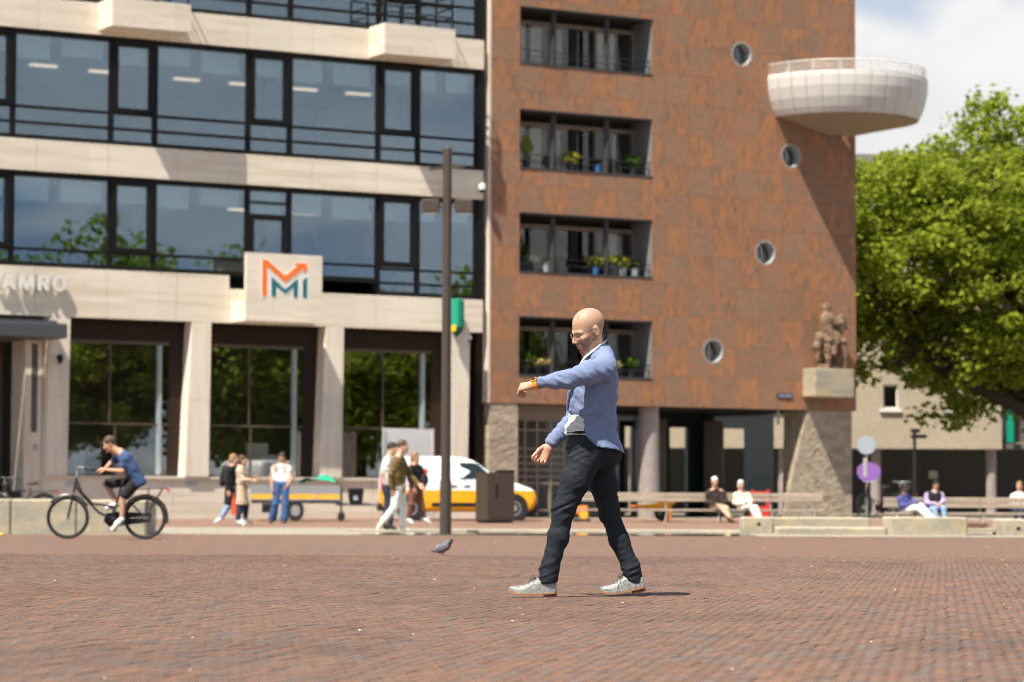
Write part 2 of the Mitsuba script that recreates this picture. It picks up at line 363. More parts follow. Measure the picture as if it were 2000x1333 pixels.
# ================================================================ smooth bodies: a distance field of joined limbs, meshed by surface nets
def nets(D, o, h):
    D = np.asarray(D, np.float32); ins = D < 0
    c = [(i, j, k) for i in (0, 1) for j in (0, 1) for k in (0, 1)]
    sl = lambda a, n: slice(a, n - 1 + a)
    n = D.shape
    cnt = sum(ins[sl(i, n[0]), sl(j, n[1]), sl(k, n[2])].astype(np.int8) for i, j, k in c)
    act = (cnt > 0) & (cnt < 8); ix = np.argwhere(act)
    if len(ix) == 0: raise ValueError('empty body')
    val = {q: D[ix[:, 0] + q[0], ix[:, 1] + q[1], ix[:, 2] + q[2]] for q in c}
    P = np.zeros((len(ix), 3)); W = np.zeros(len(ix))
    for a in c:
        for ax in range(3):
            if a[ax] == 1: continue
            b = list(a); b[ax] = 1; b = tuple(b)
            va, vb = val[a], val[b]; m = (va < 0) != (vb < 0)
            t = np.where(m, va / np.where(m, va - vb, 1), 0)
            e = np.tile(np.array(a, float), (len(ix), 1)); e[:, ax] += t
            P += e * m[:, None]; W += m
    V = (P / W[:, None] + ix) * h + o
    num = -np.ones(act.shape, np.int64); num[tuple(ix.T)] = np.arange(len(ix))
    Fs = []
    for ax in range(3):
        u, v = [(1, 2), (2, 0), (0, 1)][ax]
        s0 = [slice(None)] * 3; s1 = [slice(None)] * 3; s0[ax] = slice(0, -1); s1[ax] = slice(1, None)
        for q in (u, v): s0[q] = slice(1, -1); s1[q] = slice(1, -1)
        A, B = ins[tuple(s0)], ins[tuple(s1)]
        for sgn in (0, 1):
            e = np.argwhere((A & ~B) if sgn == 0 else (~A & B))
            if len(e) == 0: continue
            e[:, u] += 1; e[:, v] += 1
            def cell(du, dv):
                k = e.copy(); k[:, u] -= du; k[:, v] -= dv; return num[tuple(k.T)]
            q = np.stack([cell(1, 1), cell(0, 1), cell(0, 0), cell(1, 0)], 1)
            if sgn: q = q[:, ::-1]
            Fs += [q[:, [0, 1, 2]], q[:, [0, 2, 3]]]
    return tm(V, np.vstack(Fs))
class Body:
    def __init__(s): s.ops = []
    def rc(s, a, b, ra, rb, k=0.02, sub=False): s.ops.append(('rc', np.asarray(a, float), np.asarray(b, float), ra, rb, k, sub)); return s
    def chain(s, pts, rs, k=0.02):
        for i in range(len(pts) - 1): s.rc(pts[i], pts[i+1], rs[i], rs[i+1], k)
        return s
    def el(s, c, r, R=None, k=0.02, sub=False): s.ops.append(('el', np.asarray(c, float), np.asarray(r, float), np.eye(3) if R is None else R, 0, k, sub)); return s
    def st(s, z, cx, cy, rx, ry, k=0.02):
        o = np.argsort(z); s.ops.append(('st', *[np.asarray(q, float)[o] for q in (z, cx, cy, rx, ry)], k)); return s
    def fn(s, f): s.ops.append(('fn', f)); return s
    def mesh(s, h, lo=None, hi=None):
        L, H = [], []
        for o in s.ops:
            if o[0] == 'rc' and not o[6]: L.append(np.minimum(o[1] - o[3], o[2] - o[4])); H.append(np.maximum(o[1] + o[3], o[2] + o[4]))
            if o[0] == 'el' and not o[6]: L.append(o[1] - o[2].max()); H.append(o[1] + o[2].max())
            if o[0] == 'st': L.append([(o[2] - o[4]).min(), (o[3] - o[5]).min(), o[1][0]]); H.append([(o[2] + o[4]).max(), (o[3] + o[5]).max(), o[1][-1]])
        L = np.min(L, 0) - 4 * h - 0.01; H = np.max(H, 0) + 4 * h + 0.01
        n = np.ceil((H - L) / h).astype(int) + 1
        ax = [(L[i] + h * np.arange(n[i])).astype(np.float32) for i in range(3)]
        D = np.full(n, 0.6, np.float32)
        for o in s.ops:
            if o[0] == 'fn':
                X, Y, Z = ax[0][:, None, None], ax[1][None, :, None], ax[2][None, None, :]
                D = o[1](D, X, Y, Z).astype(np.float32); continue
            k = o[5] if o[0] in ('rc', 'el') else o[6]
            mg = k + 3 * h + 0.012
            if o[0] == 'rc': lo_, hi_ = np.minimum(o[1] - o[3], o[2] - o[4]), np.maximum(o[1] + o[3], o[2] + o[4])
            elif o[0] == 'el': lo_, hi_ = o[1] - o[2].max(), o[1] + o[2].max()
            else: lo_, hi_ = np.array([(o[2] - o[4]).min(), (o[3] - o[5]).min(), o[1][0]]), np.array([(o[2] + o[4]).max(), (o[3] + o[5]).max(), o[1][-1]])
            a = np.clip(((lo_ - mg - L) / h).astype(int), 0, n - 1); b = np.clip(np.ceil((hi_ + mg - L) / h).astype(int) + 1, 1, n)
            sl = tuple(slice(a[i], b[i]) for i in range(3))
            X, Y, Z = ax[0][sl[0]][:, None, None], ax[1][sl[1]][None, :, None], ax[2][sl[2]][None, None, :]
            if o[0] == 'rc':
                p, q = o[1], o[2]; d_ = q - p; dd = float(d_ @ d_) + 1e-12
                t = np.clip(((X - p[0]) * d_[0] + (Y - p[1]) * d_[1] + (Z - p[2]) * d_[2]) / dd, 0, 1)
                d = np.sqrt((X - p[0] - t * d_[0]) ** 2 + (Y - p[1] - t * d_[1]) ** 2 + (Z - p[2] - t * d_[2]) ** 2) - (o[3] + (o[4] - o[3]) * t)
            elif o[0] == 'el':
                c, r, R = o[1], o[2], o[3]
                q = [(X - c[0]) * R[0, i] + (Y - c[1]) * R[1, i] + (Z - c[2]) * R[2, i] for i in range(3)]
                k0 = np.sqrt(sum((q[i] / r[i]) ** 2 for i in range(3))); k1 = np.sqrt(sum((q[i] / r[i] ** 2) ** 2 for i in range(3)))
                d = k0 * (k0 - 1) / np.maximum(k1, 1e-6)
            else:
                z1 = ax[2][sl[2]]; g = [np.interp(z1, o[1], o[i])[None, None, :] for i in (2, 3, 4, 5)]
                k0 = np.sqrt(((X - g[0]) / g[2]) ** 2 + ((Y - g[1]) / g[3]) ** 2); k1 = np.sqrt(((X - g[0]) / g[2] ** 2) ** 2 + ((Y - g[1]) / g[3] ** 2) ** 2)
                d = k0 * (k0 - 1) / np.maximum(k1, 1e-6); d = np.maximum(d, np.maximum(o[1][0] - Z, Z - o[1][-1]))
            d = d.astype(np.float32); S = D[sl]
            if o[0] != 'st' and o[6]:
                hh = np.maximum(k - np.abs(S + d), 0) / max(k, 1e-6); D[sl] = np.maximum(S, -d) + hh * hh * k * 0.25
            else:
                hh = np.maximum(k - np.abs(S - d), 0) / max(k, 1e-6); D[sl] = np.minimum(S, d) - hh * hh * k * 0.25
        D[0], D[-1] = 1, 1; D[:, 0], D[:, -1] = 1, 1; D[:, :, 0], D[:, :, -1] = 1, 1
        return nets(D, L, h)
def n3(X, Y, Z, f, seed=0, oct_=2):
    X, Y, Z = np.broadcast_arrays(X, Y, Z)
    fx, fy, fz = (f, f, f) if np.isscalar(f) else f
    return meshkit.fbm(np.stack([X * fx, Y * fy, Z * fz], -1), oct_, seed) - 0.5
def unit(v): v = np.asarray(v, float); return v / np.linalg.norm(v)
def frame(fwd, up):
    """columns: forward, left, up"""
    f = unit(fwd); u = np.asarray(up, float); u = unit(u - f * (u @ f)); return np.stack([f, np.cross(u, f), u], 1)
def joined(ms):
    """One continuous skin from overlapping closed pieces."""
    try:
        acc = None
        for m in ms:
            q = m3.Manifold(m3.Mesh(np.asarray(m.vertices, np.float32), np.asarray(m.faces, np.uint32)))
            if q.is_empty(): raise ValueError
            acc = q if acc is None else acc + q
        g = acc.to_mesh(); return tm(g.vert_properties[:, :3], g.tri_verts)
    except Exception:
        return cat(ms)
def hand(o, x, zback, thumb, s=1.0, curl=(35, 40, 25), spread=1.0, h=0.003, grow=0.0, ts=1.0):
    """Palm and five separate fingers; x runs to the fingers, zback out of the back of the hand, thumb to the thumb's side."""
    x = unit(x); z = np.asarray(zback, float); z = unit(z - x * (z @ x)); y = np.cross(z, x); y = y if y @ np.asarray(thumb) > 0 else -y
    P = lambda a, b, c: np.asarray(o) + s * (a * x + b * y + c * z)
    B = Body(); k = 0.008 * s
    B.rc(P(-0.035, 0, 0), P(0.015, 0, 0), 0.026 * s, 0.025 * s, k)
    for yy, r in ((0.026, 0.014), (0.009, 0.0145), (-0.009, 0.014), (-0.026, 0.0125)): B.rc(P(0.012, yy * 0.55, -0.001), P(0.088, yy, 0.002), r * s * 1.08, r * s * 0.86, 0.014 * s)
    for yy, ls, r in ((0.029, (0.042, 0.026, 0.021), 0.0088), (0.0095, (0.047, 0.029, 0.022), 0.009), (-0.010, (0.043, 0.027, 0.021), 0.0086), (-0.029, (0.033, 0.021, 0.018), 0.0077)):
        p = np.array([0.090, yy, 0.0]); a = 0.0; sp = yy * 1.6 * spread
        for i, l in enumerate(ls):
            a += math.radians(curl[i] * (1 + 0.10 * (0.03 - yy) / 0.06))
            q = p + l * np.array([math.cos(a), sp * (0.5 if i else 1.0), -math.sin(a)])
            B.rc(P(*p), P(*q), r * s * (1 - 0.06 * i) + grow, r * s * (0.92 - 0.08 * i) + grow, 0.004 * s); p = q
    p = np.array([0.018, 0.026, -0.008])
    for l, d, r in ((0.040, (0.72, 0.62 * ts, -0.32), 0.0135), (0.034, (0.90, 0.28 * ts * ts, -0.36), 0.0108), (0.026, (0.92, 0.05, -0.40), 0.0095)):
        q = p + l * unit(d); B.rc(P(*p), P(*q), r * s, r * s * 0.88, 0.007 * s); p = q
    return B.mesh(h)
def head_body(c, Rm, s=1.0, detail=True, neck=True):
    """A head in its own frame (forward, left, up) about the point between the ears."""
    B = Body(); P = lambda a, b, d: np.asarray(c) + Rm @ (s * np.array([a, b, d])); E = lambda p, r, k=0.02, sub=False: B.el(P(*p), s * np.array(r), Rm, k * s, sub)
    E((-0.012, 0, 0.038), (0.098, 0.077, 0.086)); E((0.030, 0, -0.028), (0.066, 0.060, 0.082), 0.03); E((0.040, 0, -0.078), (0.046, 0.047, 0.038), 0.03)
    if neck: B.rc(P(-0.028, 0, -0.05), P(-0.052, 0, -0.16), 0.055 * s, 0.060 * s, 0.03 * s)
    E((0.078, 0, -0.100), (0.019, 0.022, 0.016), 0.02)
    B.rc(P(0.090, 0, 0.008), P(0.113, 0, -0.030), 0.0075 * s, 0.0115 * s, 0.016 * s)
    for q in (-1, 1):
        if detail:
            E((0.066, q * 0.043, -0.022), (0.024, 0.022, 0.018), 0.025)
            B.rc(P(0.088, q * 0.012, 0.018), P(0.074, q * 0.050, 0.016), 0.009 * s, 0.007 * s, 0.014 * s)
            E((0.103, q * 0.011, -0.036), (0.011, 0.009, 0.008), 0.008)
            E((0.094, q * 0.031, -0.002), (0.016, 0.016, 0.011), 0.014, True); E((0.073, q * 0.032, -0.003), (0.0135, 0.0135, 0.0125), 0.004)
        E((-0.010, q * 0.078, -0.010), (0.020, 0.010, 0.034), 0.008)
        if detail: E((-0.004, q * 0.090, -0.008), (0.010, 0.007, 0.019), 0.006, True)
    if detail:
        B.rc(P(0.092, -0.018, -0.060), P(0.092, 0.018, -0.060), 0.0065 * s, 0.0065 * s, 0.008 * s); B.rc(P(0.090, -0.015, -0.073), P(0.090, 0.015, -0.073), 0.007 * s, 0.007 * s, 0.008 * s)
        B.rc(P(0.103, -0.017, -0.0665), P(0.103, 0.017, -0.0665), 0.0032 * s, 0.0032 * s, 0.004 * s, True)
    return B
# ================================================================ ground, square, street, water
area = Polygon([(-2.6, 8.3), (2.6, 8.3), (6.28, 30.0), (-6.28, 30.0)])
def flat(poly, z, step=None):
    m = extrude(poly, 0.01); v = np.asarray(m.vertices); f = np.asarray(m.faces)
    top = (v[f][:, :, 2] > 0.005).all(1); f = f[top]
    v = v.copy(); v[:, 2] = z; return tm(v, f)
def sheet(x0, x1, y0, y1, zf, ny=24):
    ys = np.linspace(y0, y1, ny); v, f = [], []
    for y in ys: v += [[x0, y, zf(y)], [x1, y, zf(y)]]
    for i in range(ny - 1): a = 2 * i; f += [[a, a+1, a+3], [a, a+3, a+2]]
    return tm(v, f)
struct('ground', sheet(-400, 400, -300, 900, lambda y: -0.06, 2), 'joint_sand', 'flat brown ground of the town beyond the square')
SQ = struct('square', flat(Polygon([(-90, -120), (90, -120), (90, 46.9), (-90, 46.9)]).difference(area), -0.0035), 'sett_far', 'wide square paved with reddish brown bricks')
obj('joint', flat(area.buffer(0.05), -0.0065), 'joint_sand', SQ)
L2 = np.array([SLX, SLY]); W2 = np.array([SLY, -SLX])
ii = np.arange(-60, 190); jj = np.arange(-400, 400)
I, Jg = np.meshgrid(ii, jj, indexing='ij'); I = I.ravel(); Jg = Jg.ravel()
# row i runs across; its bricks lie side by side, each with the long side away from the viewer
cl = (I + 0.5) * SL; cw = (Jg + 0.5 - 0.5 * (I % 2)) * SW
C2 = cl[:, None] * L2 + cw[:, None] * W2
ok = (C2[:, 1] > 8.3) & (C2[:, 1] < 30.0) & (np.abs(C2[:, 0]) < 2.6 + (C2[:, 1] - 8.3) * (3.0 / 17.7))
C2, I, Jg = C2[ok], I[ok], Jg[ok]
rg = np.random.default_rng(11)
nb = len(C2); r3 = rg.random((nb, 3))
patch = meshkit.fbm(np.stack([C2[:, 0] * 0.5 + 2, C2[:, 1] * 0.5, C2[:, 0] * 0 + 1], -1), 3, 4)
col = sett_colour(r3, patch)
dz = rg.normal(0, 0.0009, nb) + 0.003 * (meshkit.fbm(np.stack([C2[:, 0] * 1.3, C2[:, 1] * 0.9, C2[:, 0] * 0], -1), 3, 8) - 0.5)
tilt = rg.normal(0, 0.004, (nb, 2)); yaw = rg.normal(0, 0.010, nb)
hl = SL / 2 - 0.0017 + rg.normal(0, 0.0007, nb); hw = SW / 2 - 0.0015 + rg.normal(0, 0.0006, nb)
def brick_geo():
    sg = np.array([[-1, -1], [1, -1], [1, 1], [-1, 1]], float)
    lv = [(0.0, -0.02), (0.0, -0.0028), (0.0026, 0.0)]
    out = []
    for inset, z in lv:
        for s in sg:
            l = s[0] * (hl - inset); w = s[1] * (hw - inset)
            la = l * np.cos(yaw) - w * np.sin(yaw); wa = l * np.sin(yaw) + w * np.cos(yaw)
            xy = C2 + la[:, None] * L2 + wa[:, None] * W2
            zz = z + (dz + tilt[:, 0] * l + tilt[:, 1] * w) * (z > -0.01)
            out.append(np.concatenate([xy, zz[:, None]], 1))
    V = np.stack(out, 1)                                     # (nb, 12, 3)
    q = []
    for k in range(2):
        for a in range(4):
            b = (a + 1) % 4; q += [[4*k+a, 4*k+4+b, 4*k+b], [4*k+a, 4*k+4+a, 4*k+4+b]]
    q += [[8, 10, 9], [8, 11, 10]]
    return V, np.array(q)
BV, BFc = brick_geo()
chip = 0.93 + 0.14 * rg.random((nb, 12, 1))
# worn, tar-stained and freshly relaid places in the paving
PQ = np.stack([C2[:, 0] * 0.9, C2[:, 1] * 0.55, C2[:, 0] * 0], -1)
st1 = np.clip((meshkit.fbm(PQ + 9.0, 4, 61) - 0.56) / 0.05, 0, 1); st2 = np.clip((meshkit.fbm(PQ * 1.6 + 31.0, 4, 62) - 0.60) / 0.04, 0, 1)
st3 = (np.floor(C2[:, 0] / 1.9 + 0.3) * 7 + np.floor(C2[:, 1] / 2.6)) % 11 == 3
col = col * (1 - 0.12 * st1[:, None]) * (1 - 0.16 * st2[:, None] * rg.random((nb, 1))) * np.where(st3[:, None], np.array([1.07, 1.02, 0.98]), 1.0)
BC = col[:, None, :] * chip
BC[:, :4] *= 0.6
inframe = np.abs(C2[:, 0]) < 0.176 * C2[:, 1]
near = np.argsort(np.where(inframe & (C2[:, 1] > 9.2), C2[:, 1], 1e9))[:300]
rest = np.setdiff1d(np.arange(nb), near)
def bricks(idx):
    v = BV[idx].reshape(-1, 3); f = (BFc[None] + (np.arange(len(idx)) * 12)[:, None, None]).reshape(-1, 3)
    return tm(v, f), BC[idx].reshape(-1, 3)
for k in near:
    m, c = bricks(np.array([k])); obj('brick', m, 'brick_paving', SQ, color=c)
m, c = bricks(rest); obj('brick_field', m, 'brick_paving', SQ, color=c, kind='stuff')
# crumbs, petals and bits of shell trodden into the joints
lit = []
for k in range(48):
    y = 8.8 + 31 * rg.random() ** 1.35; x = rg.uniform(-1, 1) * 0.19 * y
    if rg.random() < 0.35: x = abs(x)
    s = rg.uniform(0.0016, 0.0042) * (1 + y / 30)
    lit.append(blob((x, y, 0.003), (s * rg.uniform(0.7, 1.6), s, s * 0.45), k, 0.4, 1))
k = obj('litter', lit, 'litter'); lab(k, 'pale crumbs and petals scattered over the bricks', 'litter', kind='stuff')
leaf1 = solo('fallen_leaf', [blob(on_ground(8, 44.2) + [0, 0, 0.02], (0.05, 0.03, 0.018), 3, 0.4, 1)], 'yellow_sign', 'yellow fallen leaf on the bricks beside the low stone wall', 'leaf')

PAVE = struct('pavement', sheet(-90, 90, 46.9, 58.0, ground_z, 6), 'stone_paving', 'pale stone paving between the square and the road')
ROAD = struct('road', sheet(-90, 90, 58.0, 76.0, ground_z, 30), 'road_brick', 'red brick roadway in front of the buildings')
struct('forecourt', sheet(-90, 140, 76.0, 220.0, lambda y: 0.10, 4), 'stone_paving', 'stone paving under and behind the brick building')
KB = struct('kerb', [bx(-0.9 + 1.02 * i, 0.112 + 1.02 * i, 51.75, 52.1, -0.05, 0.030 + 0.003 * (i % 2), 0.01) for i in range(-2, 5)], 'weathered_stone', 'low pale stone kerb along the strip of water')
WAT = struct('water', flat(Polygon([(-2.45, 47.15), (4.05, 47.15), (4.25, 51.75), (-2.75, 51.75)]), 0.0045), 'water_surface', 'narrow strip of still shallow water in front of the kerb')
for i, (a, b) in enumerate(((-9.6, -8.0), (-7.99, -6.95), (-6.94, -5.83))):
    if i == 0:
        WALL = thing('stone_wall', 'long low weathered stone wall at the left edge, behind the cyclist', 'wall')
    obj('block', bx(a, b, 45.9, 47.2, -0.05, 0.566 - 0.004 * i, 0.03), 'weathered_stone', WALL)
def stone(label, x0, x1, y0, y1, z1, group=None, mat='weathered_stone'):
    return solo('stone_block', bx(x0, x1, y0, y1, -0.05, z1, 0.025), mat, label, 'stone block', group)
k = stone('square pale stone block with a dark round hole, below the white haired couple', 4.09, 4.62, 50.6, 51.5, 0.295)
obj('hole', disc((4.36, 50.597, 0.17), 0.035, (0, -1, 0), 0.008, 14), 'black_plastic', k)
stone('flat stone ledge low in front of the rough tawny block', 4.63, 6.52, 49.9, 50.9, 0.125)
stone('rough tawny stone block at the foot of the tapered pier', 4.66, 6.40, 51.2, 52.6, 0.285)
stone('longest pale stone block, in front of the person in lilac sleeves', 6.53, 7.85, 49.4, 50.6, 0.312)
k = stone('pale stone block with a dark round hole at the far right edge', 8.47, 9.6, 49.4, 50.6, 0.28)
obj('hole', disc((8.72, 49.397, 0.12), 0.035, (0, -1, 0), 0.008, 14), 'black_plastic', k)
ST = thing('stone_steps', 'two shallow steps between stone blocks at the right, lower one pale, upper one reddish', 'steps')
obj('step', bx(7.86, 8.46, 50.2, 51.0, 0.05, 0.105), 'weathered_stone', ST)
obj('step', bx(7.86, 8.46, 51.0, 51.8, 0.04, 0.20), 'road_brick', ST)

# ================================================================ pale stone office building
OB = thing('office_building', 'pale travertine office building with dark ribbon windows, left of the brick building', 'building')
U0, U1, WF = -18.32, -0.52, 0.6
P = 1.845
def panels(holder, u0, u1, z0, z1, w0, w1, mat='travertine', n0=None):
    """A course of stone slabs, each a piece of its own with a fine open joint."""
    h = obj(holder, FO(bx(u0, u1, w0 - 0.16, w0, z0, z1)), 'brown_panel', OB)
    k0 = math.floor(u0 / P)
    for k in range(k0, k0 + 14):
        a, b = max(u0, k * P), min(u1, (k + 1) * P)
        if b - a > 0.05: obj('slab', FO(bx(a + 0.004, b - 0.004, w0 + 0.001, w1, z0, z1)), mat, h)
panels('fascia', U0, -7.80, 4.95, 6.13, 0.3, WF); panels('fascia', -5.62, U1, 4.95, 5.80, 0.3, WF); panels('fascia', -7.80, -5.62, 4.95, 5.80, 0.3, WF)
panels('fascia', U0, U1, 8.44, 9.20, 0.3, WF); panels('fascia', U0, U1, 11.88, 12.65, 0.3, WF); panels('fascia', U0, U1, 15.42, 16.3, 0.3, WF)
panels('plinth', U0 + 5.7, U1, 0.02, 1.06, 0.2, 0.50); obj('ledge', FO(bx(U0 + 5.7, U1, 0.0, 0.56, 1.061, 1.12)), 'travertine', OB)
NAR = [(-14.63 + 3.69 * k, -13.47 + 3.69 * k) for k in range(4)]
BAYS = [(U0, NAR[0][0], 'w')] 
for i, (a, b) in enumerate(NAR):
    BAYS.append((a, b, 'n')); BAYS.append((b, NAR[i + 1][0] if i < 3 else U1 - 0.12, 'w'))
def window(a, b, z0, z1, rails, casement=None):
    """dark metal frame of one bay with its rails; every light of glass is a sub-part"""
    ms = [bx(a, a + 0.055, 0.36, 0.485, z0, z1), bx(b - 0.055, b, 0.36, 0.485, z0, z1), bx(a + 0.055, b - 0.055, 0.362, 0.47, z1 - 0.13, z1), bx(a + 0.055, b - 0.055, 0.362, 0.47, z0, z0 + 0.12)]
    for r in rails: ms.append(bx(a + 0.055, b - 0.055, 0.364, 0.462, r - 0.032, r + 0.032))
    zs = [z0 + 0.12] + sorted(rails) + [z1 - 0.13]
    if casement:
        c0, c1 = casement
        for q in (bx(a + 0.02, a + 0.15, 0.38, 0.53, c0, c1), bx(b - 0.15, b - 0.02, 0.38, 0.53, c0, c1), bx(a + 0.15, b - 0.15, 0.38, 0.528, c1 - 0.13, c1), bx(a + 0.15, b - 0.15, 0.38, 0.528, c0, c0 + 0.13)): ms.append(q)
    k = obj('window', FO(ms), 'black_frame', OB)
    for p, q in zip(zs[:-1], zs[1:]): obj('pane', quadF(a + 0.05, b - 0.05, 0.415 + random.uniform(-0.004, 0.004), p, q, FO), 'glass', k)
for i, (a, b, kd) in enumerate(BAYS):
    right = a > -5.7
    if kd == 'n' and -7.4 < a < -7.0: window(a, b, 5.80, 8.44, [8.02, 6.5], (6.5, 7.72))
    else: window(a, b, 5.80 if right else 6.13, 8.44, [6.50, 6.14] if right else [6.56], (6.56, 8.36) if kd == 'n' else None)
    window(a, b, 9.20, 11.88, [10.0, 9.62], (10.0, 11.80) if kd == 'n' else None)
    window(a, b, 12.65, 15.42, [13.5, 13.08], (13.5, 15.34) if kd == 'n' else None)
    for z1 in (8.31, 11.75, 15.29):
        n = 2 if kd == 'w' else 1; wd = (b - a - 0.2) / n
        for j in range(n):
            obj('blind', FO(bx(a + 0.1 + j * wd + 0.05, a + 0.1 + (j + 1) * wd - (0.26 if n == 2 and j == 0 else 0.05), 0.22, 0.235, z1 - random.choice((0.42, 0.5, 0.55)), z1)), 'blind', OB)
obj('end_post', FO(bx(U1 - 0.12, U1 + 0.04, 0.30, 0.52, 5.80, 8.44)), 'black_frame', OB); obj('end_post', FO(bx(U1 - 0.12, U1 + 0.04, 0.30, 0.52, 9.20, 11.88)), 'black_frame', OB); obj('end_post', FO(bx(U1 - 0.12, U1 + 0.04, 0.30, 0.52, 12.65, 15.42)), 'black_frame', OB)
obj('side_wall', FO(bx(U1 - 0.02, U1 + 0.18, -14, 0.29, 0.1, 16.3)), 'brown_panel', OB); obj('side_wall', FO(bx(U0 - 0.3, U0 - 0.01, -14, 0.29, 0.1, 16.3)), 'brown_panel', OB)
obj('floor_slab', FO([bx(U0, U1 - 0.03, -13, 0.13, 4.95, 5.75), bx(U0, U1 - 0.03, -13, 0.13, 8.46, 9.18), bx(U0, U1 - 0.03, -13, 0.13, 11.9, 12.6), bx(U0, U1 - 0.03, -13, 0.13, 15.45, 16.2)]), 'interior_wall', OB)
obj('back_wall', FO([bx(U0, U1 - 0.03, -9.3, -9.1, 5.76, 8.45), bx(U0, U1 - 0.03, -9.3, -9.1, 9.19, 11.89), bx(U0, U1 - 0.03, -9.3, -9.1, 12.61, 15.44)]), 'interior_wall', OB)
obj('roof', FO(bx(U0 - 0.3, U1 + 0.2, -14, 0.5, 16.31, 16.5)), 'dark_steel', OB)
for u in (-14.6, -8.7, -5.0, -1.6):
    obj('inner_column', FO([bx(u - 0.2, u + 0.2, -3.2, -2.8, 9.19, 11.89), bx(u - 0.2, u + 0.2, -3.2, -2.8, 5.76, 8.45)]), 'interior_wall', OB)
for z in (8.45, 11.89):
    for u, w in ((-10.7, -4.8), (-11.1, -1.45), (-8.97, -5.0), (-6.5, -5.1), (-4.85, -5.1), (-2.96, -5.1), (-1.3, -5.1)):
        if z < 9 and u < -6: continue
        obj('ceiling_light', FO(bx(u - 0.36, u + 0.36, w - 0.10, w + 0.10, z - 0.06, z - 0.01)), 'ceiling_glow', OB, emitter={'type': 'area', 'radiance': rgb((0.42, 0.29, 0.2)), 'sampling_weight': 0.02})
# columns of the ground floor, tapering upwards, each with its joint half way
CT = [(-16.22, -15.68, -16.26, -15.72), (-12.53, -11.99, -12.57, -12.03), (-8.80, -8.28, -8.94, -8.31), (-5.10, -4.59, -5.24, -4.62), (-1.49, -0.90, -1.49, -0.96)]
for a, b, c, d in CT:
    zs = [1.121, 3.02, 4.949]
    for z0, z1 in zip(zs[:-1], zs[1:]):
        f = lambda z: ((z - 1.12) / (4.95 - 1.12))
        ring = lambda z: [[c + (a-c)*f(z), 0.16, z], [d + (b-d)*f(z), 0.16, z], [d + (b-d)*f(z), 0.597, z], [c + (a-c)*f(z), 0.597, z]]
        obj('column', FO(hull(ring(z0 + 0.003) + ring(z1 - 0.003))), 'travertine_column', OB)
# shop windows
def shop(a, b, mids, edge):
    k = obj('shop_window', FO([bx(a, b, 0.05, 0.14, 4.36, 4.44), bx(a, b, 0.05, 0.13, 2.375, 2.43), bx(a, b, 0.05, 0.13, 1.12, 1.16)] + [bx(x - 0.018, x + 0.018, 0.052, 0.128, 1.16, 2.375) for x in mids[:1]] + [bx(x - 0.014, x + 0.014, 0.052, 0.128, 2.43, 4.36) for x in mids[1:]]
            ), 'bronze_frame', OB)
    obj('glass_fin', FO(bx(edge - 0.045, edge + 0.045, 0.04, 0.17, 1.165, 4.355)), 'fin_blue', k)
    for p, q in ((1.16, 2.375), (2.43, 4.36)): obj('pane', quadF(a, b, 0.09, p, q, FO), 'shop_glass', k)
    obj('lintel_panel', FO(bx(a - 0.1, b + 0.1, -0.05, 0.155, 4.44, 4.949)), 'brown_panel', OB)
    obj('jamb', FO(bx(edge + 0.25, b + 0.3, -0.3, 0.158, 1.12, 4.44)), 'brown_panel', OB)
shop(-12.05, -8.9, [-10.6, -10.75], -9.45); shop(-8.33, -5.2, [-6.95, -7.0], -5.75); shop(-4.63, -1.5, [-3.0, -3.2], -2.05)
obj('ground_floor_room', FO([bx(-12.6, U1 - 0.03, -7.2, -7.0, 0.1, 4.94), bx(-12.6, U1 - 0.03, -7.0, 0.0, 0.02, 0.12), bx(-12.7, -12.55, -7, 0.1, 0.1, 4.94)]), 'interior_dark', OB)
# pale furniture and display boards just inside the panes
for u, z, c in ((-11.3, 1.75, 'blind'), (-6.3, 2.0, 'curtain'), (-5.9, 1.7, 'blind')): obj('display_board', FO(bx(u - 0.3, u + 0.3, -0.9, -0.86, 1.12, z)), c, OB)
# entrance at the left edge
EN = obj('entrance', FO([bx(-15.7, -12.56, -3.1, -3.0, 0.1, 4.94), bx(-15.7, -12.56, -3.0, 0.1, 4.38, 4.94)]), 'interior_dark', OB)
obj('door_frame', FO([bx(-13.62, -13.54, -1.0, -0.9, 0.9, 4.37), bx(-13.20, -13.14, -1.0, -0.9, 0.9, 4.37), bx(-15.7, -13.2, -1.0, -0.92, 2.95, 3.02), bx(-14.4, -14.32, -1.0, -0.92, 0.9, 4.3)]), 'bronze_frame', EN)
obj('pane', quadF(-15.7, -13.2, -0.95, 0.9, 4.3, FO), 'clear_glass', EN)
obj('jamb', FO([bx(-13.02, -12.58, -0.6, 0.3, 0.1, 4.37)]), 'travertine_column', EN); obj('slot', FO(bx(-12.86, -12.70, 0.2, 0.304, 2.15, 4.3)), 'interior_dark', EN)
obj('bell_panel', FO(bx(-12.80, -12.68, 0.29, 0.315, 1.72, 1.88)), 'sign_grey', EN)
obj('canopy', FO([bx(-16.6, -12.44, 0.601, 1.55, 4.37, 4.72, 0.02), bx(-16.6, -12.6, 0.601, 1.3, 4.722, 4.80)]), 'canopy_metal', OB)
for j in range(4): obj('step', FO(bx(-15.7, -12.95, 0.55 - 0.32 * j, 1.1 - 0.32 * j, 0.05, 0.24 + 0.17 * j)), 'dark_steel' if j % 2 else 'weathered_stone', EN)
obj('wall_plate', FO(bx(-12.02, -11.64, 0.501, 0.515, 0.88, 1.02)), 'steel_pale', OB); obj('wall_plate', FO(bx(-8.88, -8.58, 0.501, 0.515, 0.90, 1.0)), 'sign_grey', OB)
